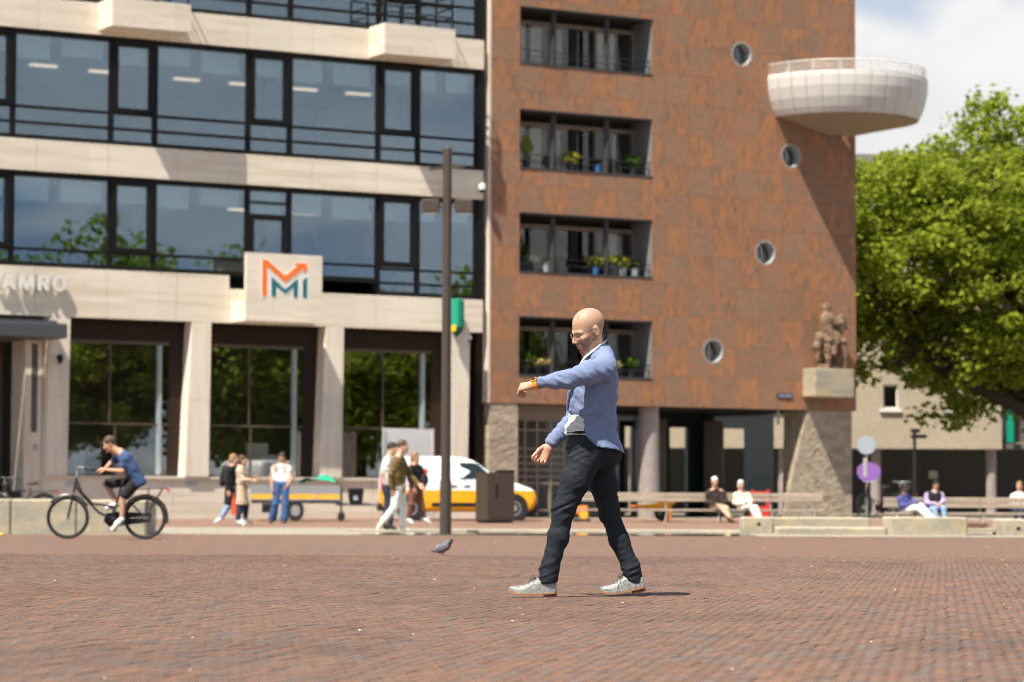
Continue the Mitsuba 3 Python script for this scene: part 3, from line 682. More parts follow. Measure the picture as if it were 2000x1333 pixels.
# projecting stone balconies with dark railings, the middle one low and carrying the big sign
def balcony(c, z0, z1, rail=True):
    k = obj('balcony', FO([bx(c - 1.03, c + 1.03, 0.602, 1.45, z0, z0 + 0.12), bx(c - 1.03, c + 1.03, 1.33, 1.45, z0 + 0.12, z1), bx(c - 1.03, c - 0.91, 0.602, 1.33, z0 + 0.12, z1), bx(c + 0.91, c + 1.03, 0.602, 1.33, z0 + 0.12, z1)]), 'travertine', OB)
    if rail:
        r = []
        for x in np.linspace(c - 0.97, c + 0.97, 5): r.append(bx(x - 0.02, x + 0.02, 1.37, 1.41, z1, z1 + 0.85))
        for z in (z1 + 0.30, z1 + 0.55, z1 + 0.85): r += [bx(c - 0.97, c + 0.97, 1.375, 1.405, z - 0.018, z + 0.018), bx(c - 0.985, c - 0.955, 0.6, 1.40, z - 0.018, z + 0.018), bx(c + 0.955, c + 0.985, 0.6, 1.40, z - 0.018, z + 0.018)]
        obj('railing', FO(r), 'black_frame', k)
balcony(-10.32, 11.985, 12.67); balcony(-2.89, 11.92, 12.70); balcony(-6.72, 4.965, 5.45, False)
SG = thing('logo_sign', 'stone board with orange and teal letters and an arrow on the office front', 'sign')
obj('board', FO([bx(-7.75, -5.65, 1.37, 1.455, 5.452, 6.655), bx(-7.55, -5.85, 0.62, 1.37, 5.46, 5.52), bx(-7.6, -7.5, 1.2, 1.37, 5.52, 6.4), bx(-5.9, -5.8, 1.2, 1.37, 5.52, 6.4)]), 'travertine', SG)
def lg(pts): return Polygon([(-7.31 + (x - 268) / 299 * 1.235, 5.59 + (888 - y) / 248 * 0.915) for x, y in pts])
og = lg([(268, 888), (268, 642), (297, 642), (420, 747), (508, 668), (484, 668), (484, 655), (567, 655), (567, 700), (540, 722), (538, 694), (420, 792), (299, 690), (299, 888)])
tl = lg([(330, 888), (330, 757), (420, 838), (505, 759), (505, 888), (476, 888), (476, 818), (420, 868), (361, 818), (361, 888)]); ti = lg([(538, 888), (538, 770), (567, 744), (567, 888)])
def onwall(poly, w0, w1, fr=None):
    m = extrude(poly, w1 - w0); v = np.asarray(m.vertices)
    return (fr or F)(tm(np.stack([v[:, 0], w0 + v[:, 2], v[:, 1]], -1), np.asarray(m.faces)[:, ::-1]))
obj('outline', onwall(og.buffer(0.035, join_style=2).union(tl.buffer(0.035, join_style=2)).union(ti.buffer(0.035, join_style=2)), 1.4555, 1.462, FO), 'white_sign', SG)
obj('letter', onwall(og, 1.463, 1.475, FO), 'orange_sign', SG, label='orange letter with an arrow rising to the right'); obj('letter', onwall(tl, 1.463, 1.475, FO), 'teal_sign', SG, label='teal letter M'); obj('letter', onwall(ti, 1.463, 1.475, FO), 'teal_sign', SG, label='teal letter I')
# raised metal lettering over the entrance
LT = thing('wall_lettering', 'row of pale metal capital letters standing off the stone above the entrance', 'sign')
def letters(text, right, z, h, w):
    ms = []; x = 0.0
    for ch in text:
        q = meshkit.text_mesh(ch, h, 0.07, True); m = cat([tm(np.asarray(q.vertices) + [dx, dy, dz_], q.faces) for dx, dy, dz_ in ((0, 0, 0), (0.03, 0, 0.0015), (0.015, 0.012, 0.003), (0.015, -0.012, 0.0045))]); b = m.bounds; ms.append((m, x - b[0][0])); x += (b[1][0] - b[0][0]) + 0.065
    off = right - (x - 0.065)
    for m, dx in ms:
        v = np.asarray(m.vertices); f = np.asarray(m.faces)
        k = obj('letter', FO(tm(np.stack([v[:, 0] + dx + off, w + v[:, 2] * 0.9, v[:, 1] + z], -1), f[:, ::-1])), 'letter_side', LT); obj('face', FO(tm(np.stack([(v[:, 0] - v[:, 0].mean()) * 0.965 + v[:, 0].mean() + dx + off, w + 0.066 + v[:, 2] * 0.12, (v[:, 1] - h / 2) * 0.965 + h / 2 + z], -1), f[:, ::-1])), 'letter_face', k)
        obj('stand', FO(bx(dx + off + 0.05, dx + off + 0.07, 0.6, w, z + 0.06, z + 0.08)), 'letter_side', k)
    return off
x0 = letters('AMRO', -12.17, 5.555, 0.36, 0.68)
obj('dot', FO(bx(x0 - 0.16, x0 - 0.06, 0.68, 0.75, 5.66, 5.76)), 'letter_face', LT)
# small fixtures
GS = thing('projecting_sign', 'green projecting shield sign with a yellow corner at the right end of the office front', 'sign')
obj('panel', FO(bx(-1.52, -1.38, 0.62, 1.02, 5.02, 5.78, 0.02)), 'green_sign', GS); obj('side', FO(bx(-1.379, -1.30, 0.64, 1.0, 4.98, 5.74, 0.02)), 'green_sign_dark', GS)
obj('tip', FO(hull([[-1.50, 0.66, 5.01], [-1.32, 0.66, 4.97], [-1.50, 0.98, 5.01], [-1.32, 0.98, 4.97], [-1.42, 0.74, 4.80], [-1.42, 0.9, 4.80]])), 'green_sign_dark', GS)
obj('corner', FO(bx(-1.55, -1.525, 0.74, 0.98, 4.93, 5.09)), 'yellow_sign', GS); obj('bracket', FO(bx(-1.46, -1.4, 0.6, 0.64, 5.2, 5.6)), 'dark_steel', GS)
def camera_dome(label, u, w, z, mat, r=0.09):
    k = thing('security_camera', label, 'security camera')
    obj('housing', FO(lathe([(0.001, 0), (r, 0.02), (r, r * 1.6), (r * 0.5, r * 2.0), (0.001, r * 2.0)], 16, (u, w, z))), mat, k)
    obj('dome', FO(lathe([(0.001, -r * 0.8), (r * 0.6, -r * 0.6), (r * 0.85, -0.0), (0.001, 0.015)], 16, (u, w, z))), 'black_plastic', k)
    obj('arm', FO(bx(u - 0.02, u + 0.02, 0.598, w, z + r * 1.3, z + r * 1.6)), mat, k)
camera_dome('white dome camera at the right end of the middle stone band', -0.66, 0.78, 8.66, 'white_enamel')
camera_dome('dark dome camera on the column beside the entrance', -12.32, 0.78, 3.86, 'black_plastic', 0.08)
camera_dome('small white camera at the top of the last column', -1.02, 0.78, 4.72, 'white_enamel', 0.06)
obj('drain_pipe', FO(lathe([(0.055, 0.15), (0.055, 16.0)], 10, (-0.10, 0.10, 0))), 'steel_pale', OB)
# ================================================================ brick building
BB = thing('brick_building', 'tall reddish brown brick building with round windows, recessed balconies and a round white balcony', 'building')
UE, ZL, ZT = 12.12, 3.14, 15.9
LOG = [(13.765, 12.27), (10.995, 9.455), (8.218, 6.675), (5.437, 3.915)]; LU = (0.94, 5.15)
PORT = [(8.15, 13.08), (9.84, 10.32), (8.955, 7.53), (7.18, 4.715)]
wall = Polygon([(0.04, ZL), (UE, ZL), (UE, ZT), (0.04, ZT)])
for z1, z0 in LOG: wall = wall.difference(Polygon([(LU[0], z0), (LU[1], z0), (LU[1], z1), (LU[0], z1)]))
for u, z in PORT:
    from shapely.geometry import Point
    wall = wall.difference(Point(u, z).buffer(0.345, 20))
WALL_ = obj('wall', onwall(wall, -0.34, -0.022), 'joint_sand', BB)
# square fields of brickwork, set by turns on end and in diagonal basket weave: each field a piece of its own
PW, PH = 0.7905, 0.835
for i in range(16):
    for j in range(15):
        a, b = 0.04 + i * PW, min(0.04 + (i + 1) * PW, UE); z0 = ZL + j * PH - (0.0 if i % 2 else 0.0); z1 = z0 + PH
        g = Polygon([(a + 0.003, z0 + 0.003), (b - 0.003, z0 + 0.003), (b - 0.003, z1 - 0.003), (a + 0.003, z1 - 0.003)]).intersection(wall)
        if b - a < 0.02 or g.is_empty or g.area < 0.004: continue
        wv = (i + j) % 2; 
        if random.random() < 0.07: wv = 1 - wv
        obj('field', onwall(g, -0.021, 0.004 * wv - 0.002 + random.uniform(-0.0015, 0.0015)), 'brick_weave' if wv else 'brick_upright', WALL_)
obj('upper_wall', onwall(wall.intersection(Polygon([(0, ZL + 15 * PH), (UE, ZL + 15 * PH), (UE, ZT), (0, ZT)])), -0.0215, 0.0), 'brick_upright', WALL_)
for q in (bx(0.04, 0.3, -12, -0.341, ZL, ZT), bx(UE - 0.3, UE, -12, -0.341, ZL, ZT), bx(0.3, UE - 0.3, -12, -11.7, ZL, ZT)): obj('outer_wall', F(q), 'brick_upright', BB)
obj('roof', F(bx(0.0, UE + 0.05, -12.05, 0.05, ZT, ZT + 0.3)), 'dark_steel', BB)
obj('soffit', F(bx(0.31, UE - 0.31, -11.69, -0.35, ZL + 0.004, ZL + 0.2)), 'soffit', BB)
obj('edge_strip', F(bx(-0.03, 0.038, -0.3, 0.012, 3.14, 16.0)), 'travertine_column', BB)
def loggia(i, z1, z0):
    a, b = LU; d = -1.02
    k = obj('loggia', F([bx(a - 0.1, b + 0.1, d - 0.1, -0.341, z0 - 0.12, z0), bx(a - 0.1, a, d - 0.1, -0.341, z0, z1), bx(b, b + 0.1, d - 0.1, -0.341, z0, z1), bx(b - 0.012, b - 0.001, -0.339, -0.02, z0, z1 - 0.001)]), 'loggia_render', BB)
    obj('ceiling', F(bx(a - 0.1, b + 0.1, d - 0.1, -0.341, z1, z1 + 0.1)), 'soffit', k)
    obj('sill', F([bx(a - 0.01, b + 0.01, -0.335, 0.02, z0 - 0.05, z0 + 0.005), bx(a - 0.015, a, -0.3, 0.008, z0, z1), bx(a - 0.01, b + 0.01, -0.335, 0.014, z1 - 0.008, z1 + 0.035)]), 'dark_grey_paint', k)
    fr = []; X = [a, a + 1.47, a + 2.92, b - 0.04]
    for x in X[1:]: fr.append(bx(x - 0.05, x + 0.04, -0.95, -0.86, z0, z1 - 0.18))
    fr.append(bx(a, b, -0.955, -0.865, z1 - 0.30, z1 - 0.18)); fr.append(bx(a, b, -0.95, -0.87, z0, z0 + 0.06))
    obj('window_frame', F(fr), 'beige_frame', k)
    obj('door_frame', F([bx(X[1] + 0.04, X[1] + 0.16, -0.94, -0.83, z0 + 0.06, z1 - 0.30), bx(X[2] - 0.17, X[2] - 0.05, -0.94, -0.83, z0 + 0.06, z1 - 0.30), bx(X[1] + 0.62, X[1] + 0.84, -0.94, -0.83, z0 + 0.06, z1 - 0.30)]), 'black_frame', k)
    for p, q in zip(X[:-1], X[1:]): obj('pane', quadF(p + 0.02, q - 0.04, -0.90, z0 + 0.05, z1 - 0.25), 'clear_glass', k)
    for u in (2.10, 3.80): obj('post', F(lathe([(0.075, z0), (0.075, z1)], 14, (u, -0.22, 0))), 'dark_grey_paint', k)
    rl = [tube([Fp(a, -0.06, z0 + h), Fp(b, -0.06, z0 + h)], 0.014, 6) for h in (0.20, 0.36)] + [tube([Fp(u, -0.06, z0), Fp(u, -0.06, z0 + 0.37)], 0.012, 6) for u in np.linspace(a + 0.3, b - 0.1, 5)]
    obj('railing', rl, 'dark_steel', k)
    obj('room', F([bx(a - 0.1, b + 0.1, -4.0, -3.9, z0 - 0.1, z1 + 0.1), bx(a - 0.1, b + 0.1, -3.9, -1.13, z0 - 0.15, z0 - 0.02), bx(a - 0.1, b + 0.1, -3.9, -1.13, z1, z1 + 0.1), bx(a - 0.15, a - 0.05, -3.9, -1.13, z0, z1), bx(b + 0.05, b + 0.15, -3.9, -1.13, z0, z1)]), 'interior_dark', k)
    cur = {0: [(0.0, 0.40), (0.52, 1.40), (1.75, 2.05), (2.38, 2.60), (2.95, 3.75)], 1: [(0.0, 0.32), (0.5, 1.38), (1.72, 2.0), (2.36, 2.6), (3.62, 3.8)], 2: [(0.55, 0.9), (2.4, 2.5), (3.5, 4.0)], 3: [(3.1, 3.62), (1.62, 1.72)]}[i]
    for n_, (p, q) in enumerate(cur):
        us = np.arange(p, q, 0.035); g = []
        for s in range(len(us) - 1):
            g.append(((us[s] + a), -1.14 + 0.022 * math.sin(us[s] * 62 + n_)))
        pts = np.array(g); top = np.column_stack([pts, np.full(len(pts), z1 - 0.3)]); bot = np.column_stack([pts, np.full(len(pts), z0 + 0.03)])
        v = np.vstack([bot, top]); m_ = len(pts); f = []
        for s in range(m_ - 1): f += [[s, s + 1, m_ + s + 1], [s, m_ + s + 1, m_ + s]]
        obj('curtain', F(tm(v, f)), 'curtain' if i != 2 or n_ else 'curtain_dark', k, smooth=True)
for i, (z1, z0) in enumerate(LOG): loggia(i, z1, z0)
for u, z in PORT:
    ring = lathe([(0.345, -0.335), (0.345, 0.006), (0.31, 0.006), (0.29, -0.27), (0.29, -0.335)], 36)
    v = np.asarray(ring.vertices); ring = tm(np.stack([v[:, 0] + u, v[:, 2], v[:, 1] + z], -1), np.asarray(ring.faces))
    k = obj('round_window', F(ring), 'grey_paint', BB, smooth=40)
    an = np.linspace(0, 2 * np.pi, 37)[:-1]
    pv = np.vstack([[[u, -0.25, z]], np.stack([u + 0.30 * np.cos(an), 0 * an - 0.25, z + 0.30 * np.sin(an)], -1)])
    obj('pane', F(tm(pv, [[0, 1 + j, 1 + (j + 1) % 36] for j in range(36)])), 'clear_glass', k)
    obj('room', F([bx(u - 0.5, u + 0.5, -1.5, -1.4, z - 0.5, z + 0.5), bx(u - 0.5, u - 0.4, -1.4, -0.35, z - 0.5, z + 0.5), bx(u + 0.4, u + 0.5, -1.4, -0.35, z - 0.5, z + 0.5), bx(u - 0.4, u + 0.4, -1.4, -0.35, z - 0.5, z - 0.4), bx(u - 0.4, u + 0.4, -1.4, -0.35, z + 0.4, z + 0.5)]), 'interior_dark', k)
    obj('bar', F(bx(u + 0.02, u + 0.05, -0.29, -0.26, z - 0.29, z + 0.29)), 'grey_paint', k)
# the round balcony at the corner: staves of sheet metal, shallow cone below
BC_ = (11.55, -0.02); RB = [(2.25, 11.40), (2.33, 11.56), (2.43, 11.83), (2.50, 12.15), (2.515, 12.42), (2.495, 12.57)]
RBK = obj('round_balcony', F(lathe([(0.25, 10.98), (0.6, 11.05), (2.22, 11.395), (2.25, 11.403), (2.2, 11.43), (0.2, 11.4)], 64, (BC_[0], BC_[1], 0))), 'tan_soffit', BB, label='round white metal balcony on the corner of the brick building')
NS = 34
for s in range(NS):
    a0, a1 = 2 * math.pi * (s + 0.02) / NS, 2 * math.pi * (s + 0.98) / NS
    rings = []
    for (r, z) in RB:
        o = []
        for aa in (a0, (a0 * 2 + a1) / 3, (a0 + a1 * 2) / 3, a1):
            rr = r + 0.006 * math.sin((aa - a0) / (a1 - a0) * math.pi); o.append([BC_[0] + rr * math.cos(aa), BC_[1] + rr * math.sin(aa), z])
        for aa in (a1, a0): o.append([BC_[0] + (r - 0.05) * math.cos(aa), BC_[1] + (r - 0.05) * math.sin(aa), z])
        rings.append(o)
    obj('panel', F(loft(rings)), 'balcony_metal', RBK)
rl = []
an = np.linspace(0, 2 * math.pi, 61)[:-1]
for z, r_ in ((12.65, 0.014), (12.74, 0.014), (12.84, 0.022)):
    p = np.array([Fp(BC_[0] + 2.45 * math.cos(a), BC_[1] + 2.45 * math.sin(a), z) for a in an]); rl.append(tube(p, r_, 6, True))
for s in range(20):
    a = 2 * math.pi * s / 20; rl.append(rod(Fp(BC_[0] + 2.45 * math.cos(a), BC_[1] + 2.45 * math.sin(a), 12.5), Fp(BC_[0] + 2.45 * math.cos(a), BC_[1] + 2.45 * math.sin(a), 12.84), 0.018, 6))
obj('railing', rl, 'white_metal', RBK)
# piers and the open ground floor
def rough_prism(corners0, corners1, n=(34, 80), amp=0.018, seed=0):
    """A stone pier with a hammered surface: the four corners at the foot and at the head, the sides cut into a fine grid and roughened."""
    c0, c1 = np.array(corners0, float), np.array(corners1, float); ms = []
    for e in range(4):
        a0, b0, a1, b1 = c0[e], c0[(e+1) % 4], c1[e], c1[(e+1) % 4]
        s, t = np.meshgrid(np.linspace(0, 1, n[0]), np.linspace(0, 1, n[1]))
        p = (a0 * (1-s[..., None]) + b0 * s[..., None]) * (1-t[..., None]) + (a1 * (1-s[..., None]) + b1 * s[..., None]) * t[..., None]
        nr = np.cross(b0 - a0, a1 - a0); nr /= np.linalg.norm(nr)
        k = meshkit.fbm(p * 11.0, 3, seed + 1); k2 = meshkit.noise(p * 30, seed + 5)
        edge = np.minimum(np.minimum(s, 1 - s) * 8, 1)
        p = p + nr * ((k - 0.5) * 2.2 * amp + (k2 - 0.5) * amp * 0.7)[..., None] * edge[..., None]
        i = np.arange(n[0] * n[1]).reshape(n[1], n[0]); q = np.stack([i[:-1, :-1], i[:-1, 1:], i[1:, 1:], i[1:, :-1]], -1).reshape(-1, 4)
        ms.append(tm(p.reshape(-1, 3), np.vstack([q[:, [0, 1, 2]], q[:, [0, 2, 3]]])))
    return cat(ms)
def Fv(m): return tm(FJ + m.vertices[:, :1] * FT + m.vertices[:, 1:2] * FN + m.vertices[:, 2:] * [0, 0, 1.0], m.faces[:, ::-1])
def pier(foot, head, z0, z1, seed):
    """corners as (u, w): back left, front left, front right, back right"""
    return Fv(rough_prism([[u, w, z0] for u, w in foot], [[u, w, z1] for u, w in head], seed=seed))
obj('pier', pier([(0.06, -1.2), (0.06, -0.03), (0.93, -0.03), (0.93, -1.2)], [(0.06, -1.2), (0.06, -0.03), (0.93, -0.03), (0.93, -1.2)], 0.1, 3.135, 1), 'bush_hammered', BB)
obj('pier', pier([(10.28, -1.05), (9.58, -0.03), (11.98, -0.03), (11.98, -1.05)], [(10.34, -1.05), (10.42, -0.03), (11.98, -0.03), (11.98, -1.05)], 0.1, 3.135, 2), 'bush_hammered', BB, label='broad rough stone pier under the right corner')
obj('round_column', F(lathe([(0.30, 0.1), (0.275, 3.139)], 28, (5.35, -0.45, 0))), 'pale_granite', BB, smooth=40)
gr = []
for u in (1.0, 1.42, 1.80, 2.22, 2.64): gr.append(bx(u - 0.03, u + 0.03, -0.56, -0.48, 0.12, 2.72))
for z in (0.3, 1.02, 1.2, 1.38, 1.56, 1.74, 1.95, 2.45, 2.72): gr.append(bx(0.97, 2.67, -0.55, -0.49, z - 0.025, z + 0.025))
GT = obj('entrance_grille', F(gr), 'beige_frame', BB); obj('panel', F(bx(0.94, 2.68, -0.6, -0.45, 2.75, 3.138)), 'beige_frame', GT); obj('back_panel', F(bx(0.94, 2.68, -1.6, -1.5, 0.1, 3.1)), 'interior_dark', GT)
lob = []
for a, b in ((2.69, 6.85), (7.12, 8.40), (9.02, 10.30), (11.12, 12.1)): lob.append(bx(a, b, -4.15, -4.0, 0.1, 3.13))
for a, b in ((6.85, 7.12), (8.40, 9.02), (10.30, 11.12)): lob.append(bx(a, b, -4.14, -4.01, 2.70, 3.13))
obj('lobby_wall', F(lob), 'car_glass', BB)
for q in (bx(9.35, 10.0, -3.7, -3.62, 0.12, 2.9), bx(7.2, 7.7, -3.2, -3.12, 0.12, 2.9)): obj('door_leaf', F(q), 'bronze_frame', BB)
obj('rear_column', F([lathe([(0.24, 0.1), (0.24, 3.139)], 20, (8.5, -9.5, 0)), lathe([(0.24, 0.1), (0.24, 3.139)], 20, (11.0, -9.5, 0))]), 'pale_granite', BB)
obj('drain_pipe', F(lathe([(0.04, 2.72), (0.04, 3.12)], 10, (9.60, -0.3, 0))), 'steel_pale', BB)
# corner bracket that carries the sculpture, street name plate
obj('bracket', F([bx(10.22, 11.58, 0.005, 0.62, 3.50, 4.30, 0.02)]), 'weathered_stone', BB, label='plain stone bracket on the corner under the sculpture')
k = thing('street_sign', 'small dark blue street name plate low on the brick wall', 'sign'); obj('plate', F(bx(9.34, 9.88, 0.002, 0.03, 3.455, 3.595)), 'blue_plate', k)
obj('lettering', F([bx(9.40, 9.58, 0.031, 0.034, 3.50, 3.55), bx(9.63, 9.83, 0.031, 0.034, 3.50, 3.55)]), 'sign_grey', k)

# ================================================================ stucco building behind the tree
SB = thing('stucco_building', 'beige rendered building with a dark open ground floor behind the tree', 'building')
yb = 105.0
wl = Polygon([(2.0, 2.5), (17.95, 2.5), (17.95, 11.9), (2.0, 11.9)])
WIN = [(x, z) for z in (3.95, 6.9, 9.4) for x in (3.6, 6.6, 9.6, 13.6, 15.9)]
for x, z in WIN: wl = wl.difference(Polygon([(x, z), (x + 0.55, z), (x + 0.55, z + 0.9), (x, z + 0.9)]))
m = extrude(wl, 0.3); v = np.asarray(m.vertices); obj('wall', tm(np.stack([v[:, 0], yb + v[:, 2], v[:, 1]], -1), m.faces[:, ::-1]), 'stucco', SB)
for x, z in WIN:
    k = obj('window', [bx(x, x + 0.05, yb + 0.10, yb + 0.2, z, z + 0.9), bx(x + 0.5, x + 0.55, yb + 0.10, yb + 0.2, z, z + 0.9), bx(x, x + 0.55, yb + 0.11, yb + 0.19, z + 0.83, z + 0.9), bx(x, x + 0.55, yb + 0.11, yb + 0.19, z, z + 0.07)], 'white_metal', SB)
    obj('pane', tm([[x, yb + 0.15, z], [x + 0.55, yb + 0.15, z], [x + 0.55, yb + 0.15, z + 0.9], [x, yb + 0.15, z + 0.9]], [[0, 1, 2], [0, 2, 3]]), 'clear_glass', k)
    obj('sill', bx(x - 0.12, x + 0.67, yb - 0.12, yb + 0.05, z - 0.11, z - 0.002), 'white_metal', k)
obj('inner_wall', bx(2.2, 17.8, yb + 2.5, yb + 2.6, 2.6, 11.8), 'interior_dark', SB)
RF = obj('roof', hull([[2, yb - 0.2, 11.9], [19.2, yb - 0.2, 11.9], [2, yb + 9, 11.9], [19.2, yb + 9, 11.9], [2, yb + 0.5, 13.4], [19.2, yb + 0.5, 13.4], [2, yb + 8, 13.4], [19.2, yb + 8, 13.4]]), 'slate', SB)
for x in (12.9, 14.3, 16.6):
    an = np.linspace(0, math.pi, 13); p = [(x + 0.38 * math.cos(a), 11.95 + 0.38 * math.sin(a)) for a in an]
    outer = Polygon(p + [(x - 0.38, 11.0), (x + 0.38, 11.0)]); inner = Polygon([(x + 0.29 * math.cos(a), 11.95 + 0.29 * math.sin(a)) for a in an] + [(x - 0.29, 11.05), (x + 0.29, 11.05)])
    m = extrude(outer.difference(inner), 0.3); v = np.asarray(m.vertices); k = obj('dormer', tm(np.stack([v[:, 0], yb - 0.45 + v[:, 2], v[:, 1]], -1), m.faces[:, ::-1]), 'white_metal', RF)
    m = extrude(inner, 0.02); v = np.asarray(m.vertices); obj('pane', tm(np.stack([v[:, 0], yb - 0.3 + v[:, 2], v[:, 1]], -1), m.faces[:, ::-1]), 'car_glass', k)
obj('arcade', [bx(1.0, 30, yb + 4.0, yb + 4.2, 0.1, 3.2), bx(1.0, 30, yb + 0.3, yb + 4.0, 2.52, 2.7)], 'interior_dark', SB)
for x in (4.5, 7.2, 10.0, 13.4, 17.65): obj('column', lathe([(0.19, 0.1), (0.19, 2.51)], 20, (x, yb + 0.6, 0)), 'pale_granite', SB)
obj('side_wing', [bx(18.6, 30, yb + 1.2, yb + 5, 2.75, 10)], 'slate', SB); obj('lintel', bx(18.0, 30, yb + 0.9, yb + 1.19, 2.55, 2.75), 'weathered_stone', SB)
k = solo('banner', bx(18.1, 18.35, yb - 0.2, yb - 0.15, 2.75, 4.3), 'green_sign', 'narrow green banner at the end of the beige building', 'banner')
for x, z, c in ((10.9, 1.55, 'stucco'), (13.9, 1.4, 'bronze_frame'), (16.0, 1.45, 'letter_face')): obj('notice_board', bx(x - 0.17, x + 0.17, yb + 3.9, yb + 3.95, z, z + 0.28), c, SB)
# ================================================================ street furniture and vehicles
def frame_mesh(m, o, ex, ey, ez=(0, 0, 1)):
    """local x, y, z of a mesh along the given axes from o"""
    if isinstance(m, list): m = cat(m)
    ex, ey, ez = (np.asarray(q, float) for q in (ex, ey, ez)); v = np.asarray(m.vertices)
    w = np.asarray(o) + v[:, :1] * ex + v[:, 1:2] * ey + v[:, 2:] * ez
    f = np.asarray(m.faces); return tm(w, f[:, ::-1] if np.dot(np.cross(ex, ey), ez) < 0 else f)
# lamp post
LP = thing('street_lamp', 'tall brown lamp post with flat crossarms, between the van and the square', 'street lamp')
lx, ly = -1.170, 51.1
obj('post', lathe([(0.105, 0.0), (0.105, 0.9), (0.088, 0.92), (0.080, 6.85), (0.06, 6.88), (0.001, 6.885)], 18, (lx, ly, 0)), 'lamp_brown', LP, smooth=40)
obj('crossarm', [hull([[lx + s * 0.06, ly - 0.05, 6.50], [lx + s * 0.06, ly + 0.05, 6.50], [lx + s * 0.32, ly - 0.09, 6.50 + s * 0.03], [lx + s * 0.32, ly + 0.09, 6.50 + s * 0.03], [lx + s * 0.06, ly - 0.05, 6.56], [lx + s * 0.06, ly + 0.05, 6.56], [lx + s * 0.32, ly - 0.09, 6.53 + s * 0.03], [lx + s * 0.32, ly + 0.09, 6.53 + s * 0.03]]) for s in (-1, 1)], 'lamp_brown', LP)
for s in (-1, 1):
    k = obj('lamp_head', bx(lx + s * 0.135, lx + s * 0.46, ly - 0.12, ly + 0.12, 5.70, 5.94, 0.02), 'lamp_brown', LP)
    obj('lens', bx(lx + s * 0.17, lx + s * 0.42, ly - 0.09, ly + 0.09, 5.693, 5.699), 'letter_face', k)
    obj('stay', rod((lx + s * 0.07, ly, 5.82), (lx + s * 0.14, ly, 5.82), 0.02), 'lamp_brown', k)
# litter bin
LB = thing('litter_bin', 'boxy brown double litter bin with a black lid in front of the van', 'litter bin')
pl = np.array([[-0.572, 69.35], [0.075, 69.72], [-0.16, 70.15], [-0.87, 69.78]]) * (66.4 / 69.5)
def prism(p, z0, z1): return hull([[x, y, z] for x, y in p for z in (z0, z1)])
sh_ = lambda p, k: p.mean(0) + (p - p.mean(0)) * k
obj('body', prism(pl, 0.10, 1.205), 'lamp_brown', LB); obj('base', prism(sh_(pl, 0.93), 0.04, 0.10), 'black_plastic', LB)
rt = np.array([pl[1] * 0.36 + pl[0] * 0.64, pl[1], pl[2], pl[2] * 0.64 + pl[3] * 0.36])
obj('lid', prism(sh_(rt, 0.98), 1.206, 1.27), 'black_plastic', LB)
e1 = unit(np.append(pl[1] - pl[0], 0)); n1_ = np.array([e1[1], -e1[0], 0])
obj('door', frame_mesh(bx(0.06, 0.66, 0.0005, 0.012, 0.16, 1.12), [pl[0][0], pl[0][1], 0], e1, n1_), 'lamp_brown', LB)
obj('slot', frame_mesh(bx(0.20, 0.27, 0.0125, 0.018, 0.62, 0.95), [pl[0][0], pl[0][1], 0], e1, n1_), 'black_plastic', LB)

# delivery van: body lofted from level rings
IN = -FN
def rrect(x0, x1, hw, r, n=5):
    o = []
    for cx, cy, a0 in ((x1 - r, hw - r, 0), (x0 + r, hw - r, 90), (x0 + r, -hw + r, 180), (x1 - r, -hw + r, 270)):
        for a in np.linspace(a0, a0 + 90, n): o.append([cx + r * math.cos(math.radians(a)), cy + r * math.sin(math.radians(a))])
    return o
VY = math.radians(5.0); VX_, VN_ = np.array([math.cos(VY), math.sin(VY), 0]), np.array([-math.sin(VY), math.cos(VY), 0])
VO = np.array([-2.42, 69.2, 0.062]) - VX_ * 0.74 + VN_ * 0.88
VL = lambda m: frame_mesh(m, VO, VX_ * 0.875, VN_)
VAN = thing('delivery_van', 'white delivery van with yellow lower body parked behind the lamp post', 'van')
vz = [.22, .30, .45, .60, .735, .86, .96, 1.05, 1.2, 1.35, 1.47, 1.53, 1.555]; vf = [4.15, 4.28, 4.34, 4.34, 4.28, 3.97, 3.62, 3.27, 3.02, 2.78, 2.56, 2.34, 2.0]; vr = [.12, .06, .02, .02, .02, .02, .03, .04, .05, .08, .14, .22, .4]; vh = [.83, .87, .88, .88, .88, .872, .862, .85, .815, .775, .735, .66, .5]
lo = loft([[[x, y, z] for x, y in rrect(r, f_, h_, 0.16)] for z, f_, r, h_ in zip(vz[:5], vf[:5], vr[:5], vh[:5])]); hi_ = loft([[[x, y, z] for x, y in rrect(r, f_, h_, 0.16)] for z, f_, r, h_ in zip([.737] + vz[5:], vf[4:], vr[4:], vh[4:])])
BODY = obj('body', VL(hi_), 'van_white', VAN, smooth=35); LOW = obj('lower_body', VL(lo), 'van_yellow', VAN, smooth=35)
hwz = lambda z: float(np.interp(z, vz, vh))
def sideplate(pts, off=0.006, th=0.01):
    a = [[x, -hwz(z) - off, z] for x, z in pts]; b = [[x, -hwz(z) - off + th, z] for x, z in pts]; return hull(a + b)
WN = obj('side_window', VL(sideplate([(2.2, 0.99), (3.16, 1.03), (2.72, 1.36), (2.58, 1.41), (2.2, 1.41)])), 'car_glass', VAN)
obj('windscreen', VL(hull([[3.20 - 0.0, -0.72, 1.085], [3.20, 0.72, 1.085], [2.62, -0.62, 1.44], [2.62, 0.62, 1.44], [3.22, -0.72, 1.10], [3.22, 0.72, 1.10], [2.64, -0.62, 1.455], [2.64, 0.62, 1.455]])), 'car_glass', VAN)
obj('rub_strip', VL(sideplate([(1.42, 0.35), (3.05, 0.35), (3.05, 0.44), (1.42, 0.44)], 0.02, 0.03)), 'black_plastic', VAN)
for x in (1.95, 2.32): obj('door_handle', VL(sideplate([(x, 0.815), (x + 0.17, 0.82), (x + 0.17, 0.862), (x, 0.857)], 0.02, 0.02)), 'black_plastic', VAN)
